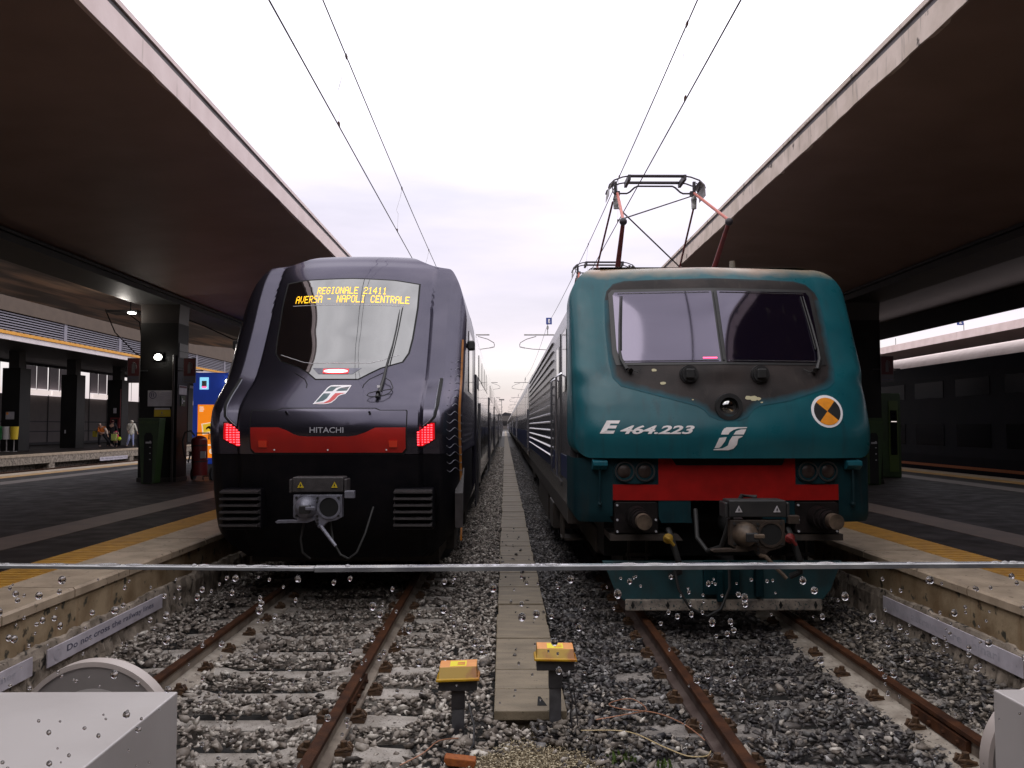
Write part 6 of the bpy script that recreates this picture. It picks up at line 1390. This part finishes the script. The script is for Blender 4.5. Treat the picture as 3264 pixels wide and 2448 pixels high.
# ================================================================ PEOPLE
def skin(name, pts, edges, radii, m_, parent, sub=1, root=0):
    off = wloc(parent); me = bpy.data.meshes.new(name)
    me.from_pydata([(p[0] - off.x, p[1] - off.y, p[2] - off.z) for p in pts], edges, [])
    me.materials.append(M[m_]); o = bpy.data.objects.new(name, me); COL.objects.link(o); o.parent = parent
    o.modifiers.new('skin', 'SKIN').use_smooth_shade = True
    bm = bmesh.new(); bm.from_mesh(me); ly = bm.verts.layers.skin.verify()
    bm.verts.ensure_lookup_table()
    for i, v in enumerate(bm.verts):
        r = radii[i]; v[ly].radius = r if isinstance(r, tuple) else (r, r); v[ly].use_root = (i == root)
    bm.to_mesh(me); bm.free()
    if sub: s = o.modifiers.new('sub', 'SUBSURF'); s.levels = sub; s.render_levels = sub
    return o
def person(x, y, J, label, clothes):
    """J: joint dictionary in metres relative to the feet: pelvis, chest, neck, head, l/r shoulder, elbow, wrist, hip, knee, ankle, toe"""
    r = thing('person', (x, y, PZ), label, 'person', None)
    A = lambda p: (x + p[0], y + p[1], PZ + p[2])
    order = ['pelvis', 'chest', 'neck', 'head', 'crown']; rad = {'pelvis': (.15, .11), 'chest': (.17, .12), 'neck': .055, 'head': (.085, .10), 'crown': .07}
    for s in 'lr': order += [s + 'sh', s + 'el', s + 'wr', s + 'hip', s + 'kn', s + 'an', s + 'toe']; rad.update({s + 'sh': .06, s + 'el': .045, s + 'wr': .03, s + 'hip': .09, s + 'kn': .06, s + 'an': .04, s + 'toe': .035})
    idx = {k: i for i, k in enumerate(order)}; pts = [A(J[k]) for k in order]; radii = [rad[k] for k in order]
    E_ = [('pelvis', 'chest'), ('chest', 'neck'), ('neck', 'head'), ('head', 'crown')]
    for s in 'lr': E_ += [('chest', s + 'sh'), (s + 'sh', s + 'el'), (s + 'el', s + 'wr'), ('pelvis', s + 'hip'), (s + 'hip', s + 'kn'), (s + 'kn', s + 'an'), (s + 'an', s + 'toe')]
    E2 = [(idx[a], idx[b]) for a, b in E_]
    for s in 'lr':      # palm, four fingers and a thumb
        w_ = Vector(J[s + 'wr']); d = (w_ - Vector(J[s + 'el'])).normalized(); sd = Vector((0, 1, 0)); sd = (sd - d * sd.dot(d)).normalized()
        pm = w_ + d * .06; ip = len(pts); pts.append(A(pm)); radii.append((.035, .02)); E2.append((idx[s + 'wr'], ip))
        for k, (o_, ln) in enumerate(((-.03, .06), (-.01, .075), (.01, .072), (.03, .058))):
            b = pm + sd * o_ + d * .035; t1 = b + d * ln * .5; t2 = t1 + d * ln * .4 + d.cross(sd) * .015; n0 = len(pts)
            pts += [A(b), A(t1), A(t2)]; radii += [.009, .009, .007]; E2 += [(ip, n0), (n0, n0 + 1), (n0 + 1, n0 + 2)]
        n0 = len(pts); pts += [A(w_ + d * .03 + sd * .04), A(w_ + d * .06 + sd * .06)]; radii += [.011, .009]; E2 += [(ip, n0), (n0, n0 + 1)]
    skin('body', pts, E2, radii, 'skin', r)
    def limb(name, keys, rr, m_):
        skin(name, [A(J[k]) if isinstance(k, str) else A(k) for k in keys], [(i, i + 1) for i in range(len(keys) - 1)], rr, m_, r)
    clothes(limb, skin, A, J, r)
    return r
J1 = dict(pelvis=(0, 0, .95), chest=(.0, 0, 1.32), neck=(.02, 0, 1.52), head=(.03, -.0, 1.63), crown=(.03, 0, 1.72), lsh=(-.19, 0, 1.42), lel=(-.25, .05, 1.15), lwr=(-.15, -.12, 1.0), rsh=(.2, 0, 1.42), rel=(.30, .0, 1.16), rwr=(.36, .05, .93),
          lhip=(-.09, 0, .90), lkn=(-.10, -.08, .50), lan=(-.28, .05, .09), ltoe=(-.22, -.10, .04), rhip=(.09, 0, .90), rkn=(.12, .0, .50), ran=(.15, .0, .08), rtoe=(.2, -.14, .04))
def c1_(limb, sk, A, J, r):
    sk('coat', [A(p) for p in ((0, 0, .70), (0, 0, .95), (0, 0, 1.25), (0, 0, 1.42), (.02, 0, 1.52))] + [A(J['lsh']), A(J['lel']), A((-.17, -.09, 1.03)), A(J['rsh']), A(J['rel']), A((.35, .04, .97))], [(0, 1), (1, 2), (2, 3), (3, 4), (3, 5), (5, 6), (6, 7), (3, 8), (8, 9), (9, 10)], [(.24, .17), (.21, .16), (.21, .15), (.19, .13), .07, .085, .07, .055, .085, .07, .055], 'coat_white', r)
    limb('hood', ('neck', 'head', (.03, .01, 1.70)), [(.09, .09), (.125, .125), (.10, .10)], 'coat_white')
    for s in 'lr': limb('trouser_leg', (s + 'hip', s + 'kn', s + 'an'), [.105, .08, .06], 'jeans'); limb('shoe', (s + 'an', s + 'toe'), [.055, .05], 'shoe')
    mb = MB(); mb.tube([A((-.17, -.15, .95)), A((.1, -.17, 1.30)), A((.13, -.08, 1.47))], .012, 5); mb.build('bag_strap', 'cloth_black', r)
person(-24.05, 53.6, J1, 'person in hooded pale coat and jeans walking with a dark suitcase', c1_)
sc2 = thing('suitcase', (-23.55, 53.7, PZ), 'dark suitcase beside the walking person in the pale coat', 'suitcase')
mb = MB(); mb.box(-23.72, -23.38, 53.6, 53.85, PZ + .06, PZ + .80); mb.build('body', 'cloth_black', sc2, bevel=.04)
mb = MB(); mb.tube([(-23.66, 53.72, PZ + .8), (-23.68, 53.7, PZ + .98), (-23.56, 53.7, PZ + .98), (-23.52, 53.72, PZ + .8)], .012, 6); mb.build('handle', 'black_satin', sc2)
for x in (-23.66, -23.44):
    mb = MB(); mb.cyl((x, 53.6, PZ + .035), (x, 53.63, PZ + .035), .035, n=12); mb.build('wheel', 'rubber', sc2)
J2 = dict(pelvis=(0, 0, .88), chest=(.05, -.05, 1.18), neck=(-.02, -.12, 1.33), head=(-.06, -.15, 1.42), crown=(-.07, -.16, 1.50), lsh=(-.14, -.05, 1.25), lel=(-.10, -.25, 1.0), lwr=(.1, -.3, .9), rsh=(.20, -.05, 1.24), rel=(.36, -.1, 1.02), rwr=(.45, -.12, .75),
          lhip=(-.09, 0, .85), lkn=(-.13, -.05, .45), lan=(-.15, .05, .08), ltoe=(-.02, -.08, .03), rhip=(.09, 0, .85), rkn=(.35, -.05, .50), ran=(.60, .0, .14), rtoe=(.72, -.06, .06))
def c2_(limb, sk, A, J, r):
    sk('jacket', [A(p) for p in ((0, 0, .86), (.02, -.03, 1.05), (.03, -.05, 1.22))] + [A(J['lsh']), A(J['lel']), A((.05, -.28, .92)), A(J['rsh']), A(J['rel']), A((.43, -.12, .80))], [(0, 1), (1, 2), (2, 3), (3, 4), (4, 5), (2, 6), (6, 7), (7, 8)], [(.17, .15), (.20, .16), (.20, .14), .085, .07, .05, .085, .07, .055], 'cloth_orange', r)
    sk('sleeve', [A(J['rsh']), A(J['rel']), A((.43, -.12, .80))], [(0, 1), (1, 2)], [.09, .075, .06], 'cloth_cream', r)
    limb('hat', ('head', 'crown'), [(.11, .12), (.105, .11)], 'cloth_cream')
    for s in 'lr': limb('trouser_leg', (s + 'hip', s + 'kn', s + 'an'), [.11, .085, .065], 'cloth_black'); limb('shoe', (s + 'an', s + 'toe'), [.055, .05], 'shoe')
person(-25.9, 53.5, J2, 'person bending forward in an orange top and cream hat on the far left platform', c2_)
J3 = dict(J1); 
def c3_(limb, sk, A, J, r):
    sk('coat', [A(p) for p in ((0, 0, .75), (0, 0, 1.0), (0, 0, 1.3), (.02, 0, 1.5))] + [A(J['lsh']), A(J['lel']), A(J['lwr']), A(J['rsh']), A(J['rel']), A(J['rwr'])], [(0, 1), (1, 2), (2, 3), (2, 4), (4, 5), (5, 6), (2, 7), (7, 8), (8, 9)], [(.19, .14), (.18, .14), (.19, .13), .07, .085, .07, .05, .085, .07, .05], 'cloth_black', r)
    limb('hood', ('neck', 'head', (.03, .01, 1.70)), [(.09, .09), (.12, .12), (.10, .10)], 'cloth_maroon')
    for s in 'lr': limb('trouser_leg', (s + 'hip', s + 'kn', s + 'an'), [.10, .08, .06], 'cloth_black'); limb('shoe', (s + 'an', s + 'toe'), [.055, .05], 'cloth_black')
person(-25.75, 54.6, J3, 'person in dark hooded clothes standing behind the bending person, far left platform', c3_)
k_ = .55
J4 = {a: tuple(q * k_ for q in b) for a, b in J1.items()}
J4.update(head=(.02, 0, .93), crown=(.02, 0, 1.0))
def c4_(limb, sk, A, J, r):
    sk('coat', [A(p) for p in ((0, 0, .40), (0, 0, .55), (0, 0, .72), (.01, 0, .82))] + [A(J['lsh']), A(J['lel']), A(J['lwr']), A(J['rsh']), A(J['rel']), A(J['rwr'])], [(0, 1), (1, 2), (2, 3), (2, 4), (4, 5), (5, 6), (2, 7), (7, 8), (8, 9)], [(.16, .12), (.15, .12), (.14, .11), .05, .06, .05, .04, .06, .05, .04], 'cloth_pink', r)
    limb('hat', ('head', (.02, 0, 1.02)), [.10, .10], 'cloth_pink')
    for s in 'lr': limb('trouser_leg', (s + 'hip', s + 'kn', s + 'an'), [.08, .06, .05], 'cloth_black'); limb('shoe', (s + 'an', s + 'toe'), [.045, .04], 'shoe')
person(-24.95, 53.4, J4, 'small child in pink hat and coat beside the bending person', c4_)
bp_ = thing('backpack', (-24.93, 53.1, PZ + .42), 'pale lime backpack carried by the small child on the far left platform', 'backpack')
mb = MB(); mb.box(-25.10, -24.76, 53.08, 53.22, PZ + .38, PZ + .82); mb.build('bag', 'cloth_lime', bp_, bevel=.03)
mb = MB(); mb.box(-25.05, -24.81, 53.05, 53.08, PZ + .42, PZ + .60); mb.build('pocket', 'cloth_lime', bp_, bevel=.015)
bl = thing('ball', (-24.62, 53.2, PZ + .52), 'bright lime ball held beside the child with the pale lime backpack', 'ball')
mb = MB(); mb.sphere((-24.62, 53.2, PZ + .52), .12, 16, 10); mb.build('ball_shell', 'ball_lime', bl, smooth=True)
by = thing('shopping_bag', (-26.5, 53.4, PZ + .7), 'dull yellow bag hanging at the left side of the bending person', 'bag')
mb = MB(); mb.box(-26.42, -26.15, 53.35, 53.5, PZ + .62, PZ + 1.0); mb.build('bag', 'cloth_olive', by, bevel=.03)
mb = MB(); mb.tube([(-26.38, 53.4, PZ + 1.0), (-26.3, 53.4, PZ + 1.15), (-26.2, 53.4, PZ + 1.0)], .012, 6); mb.build('handle', 'cloth_olive', by)
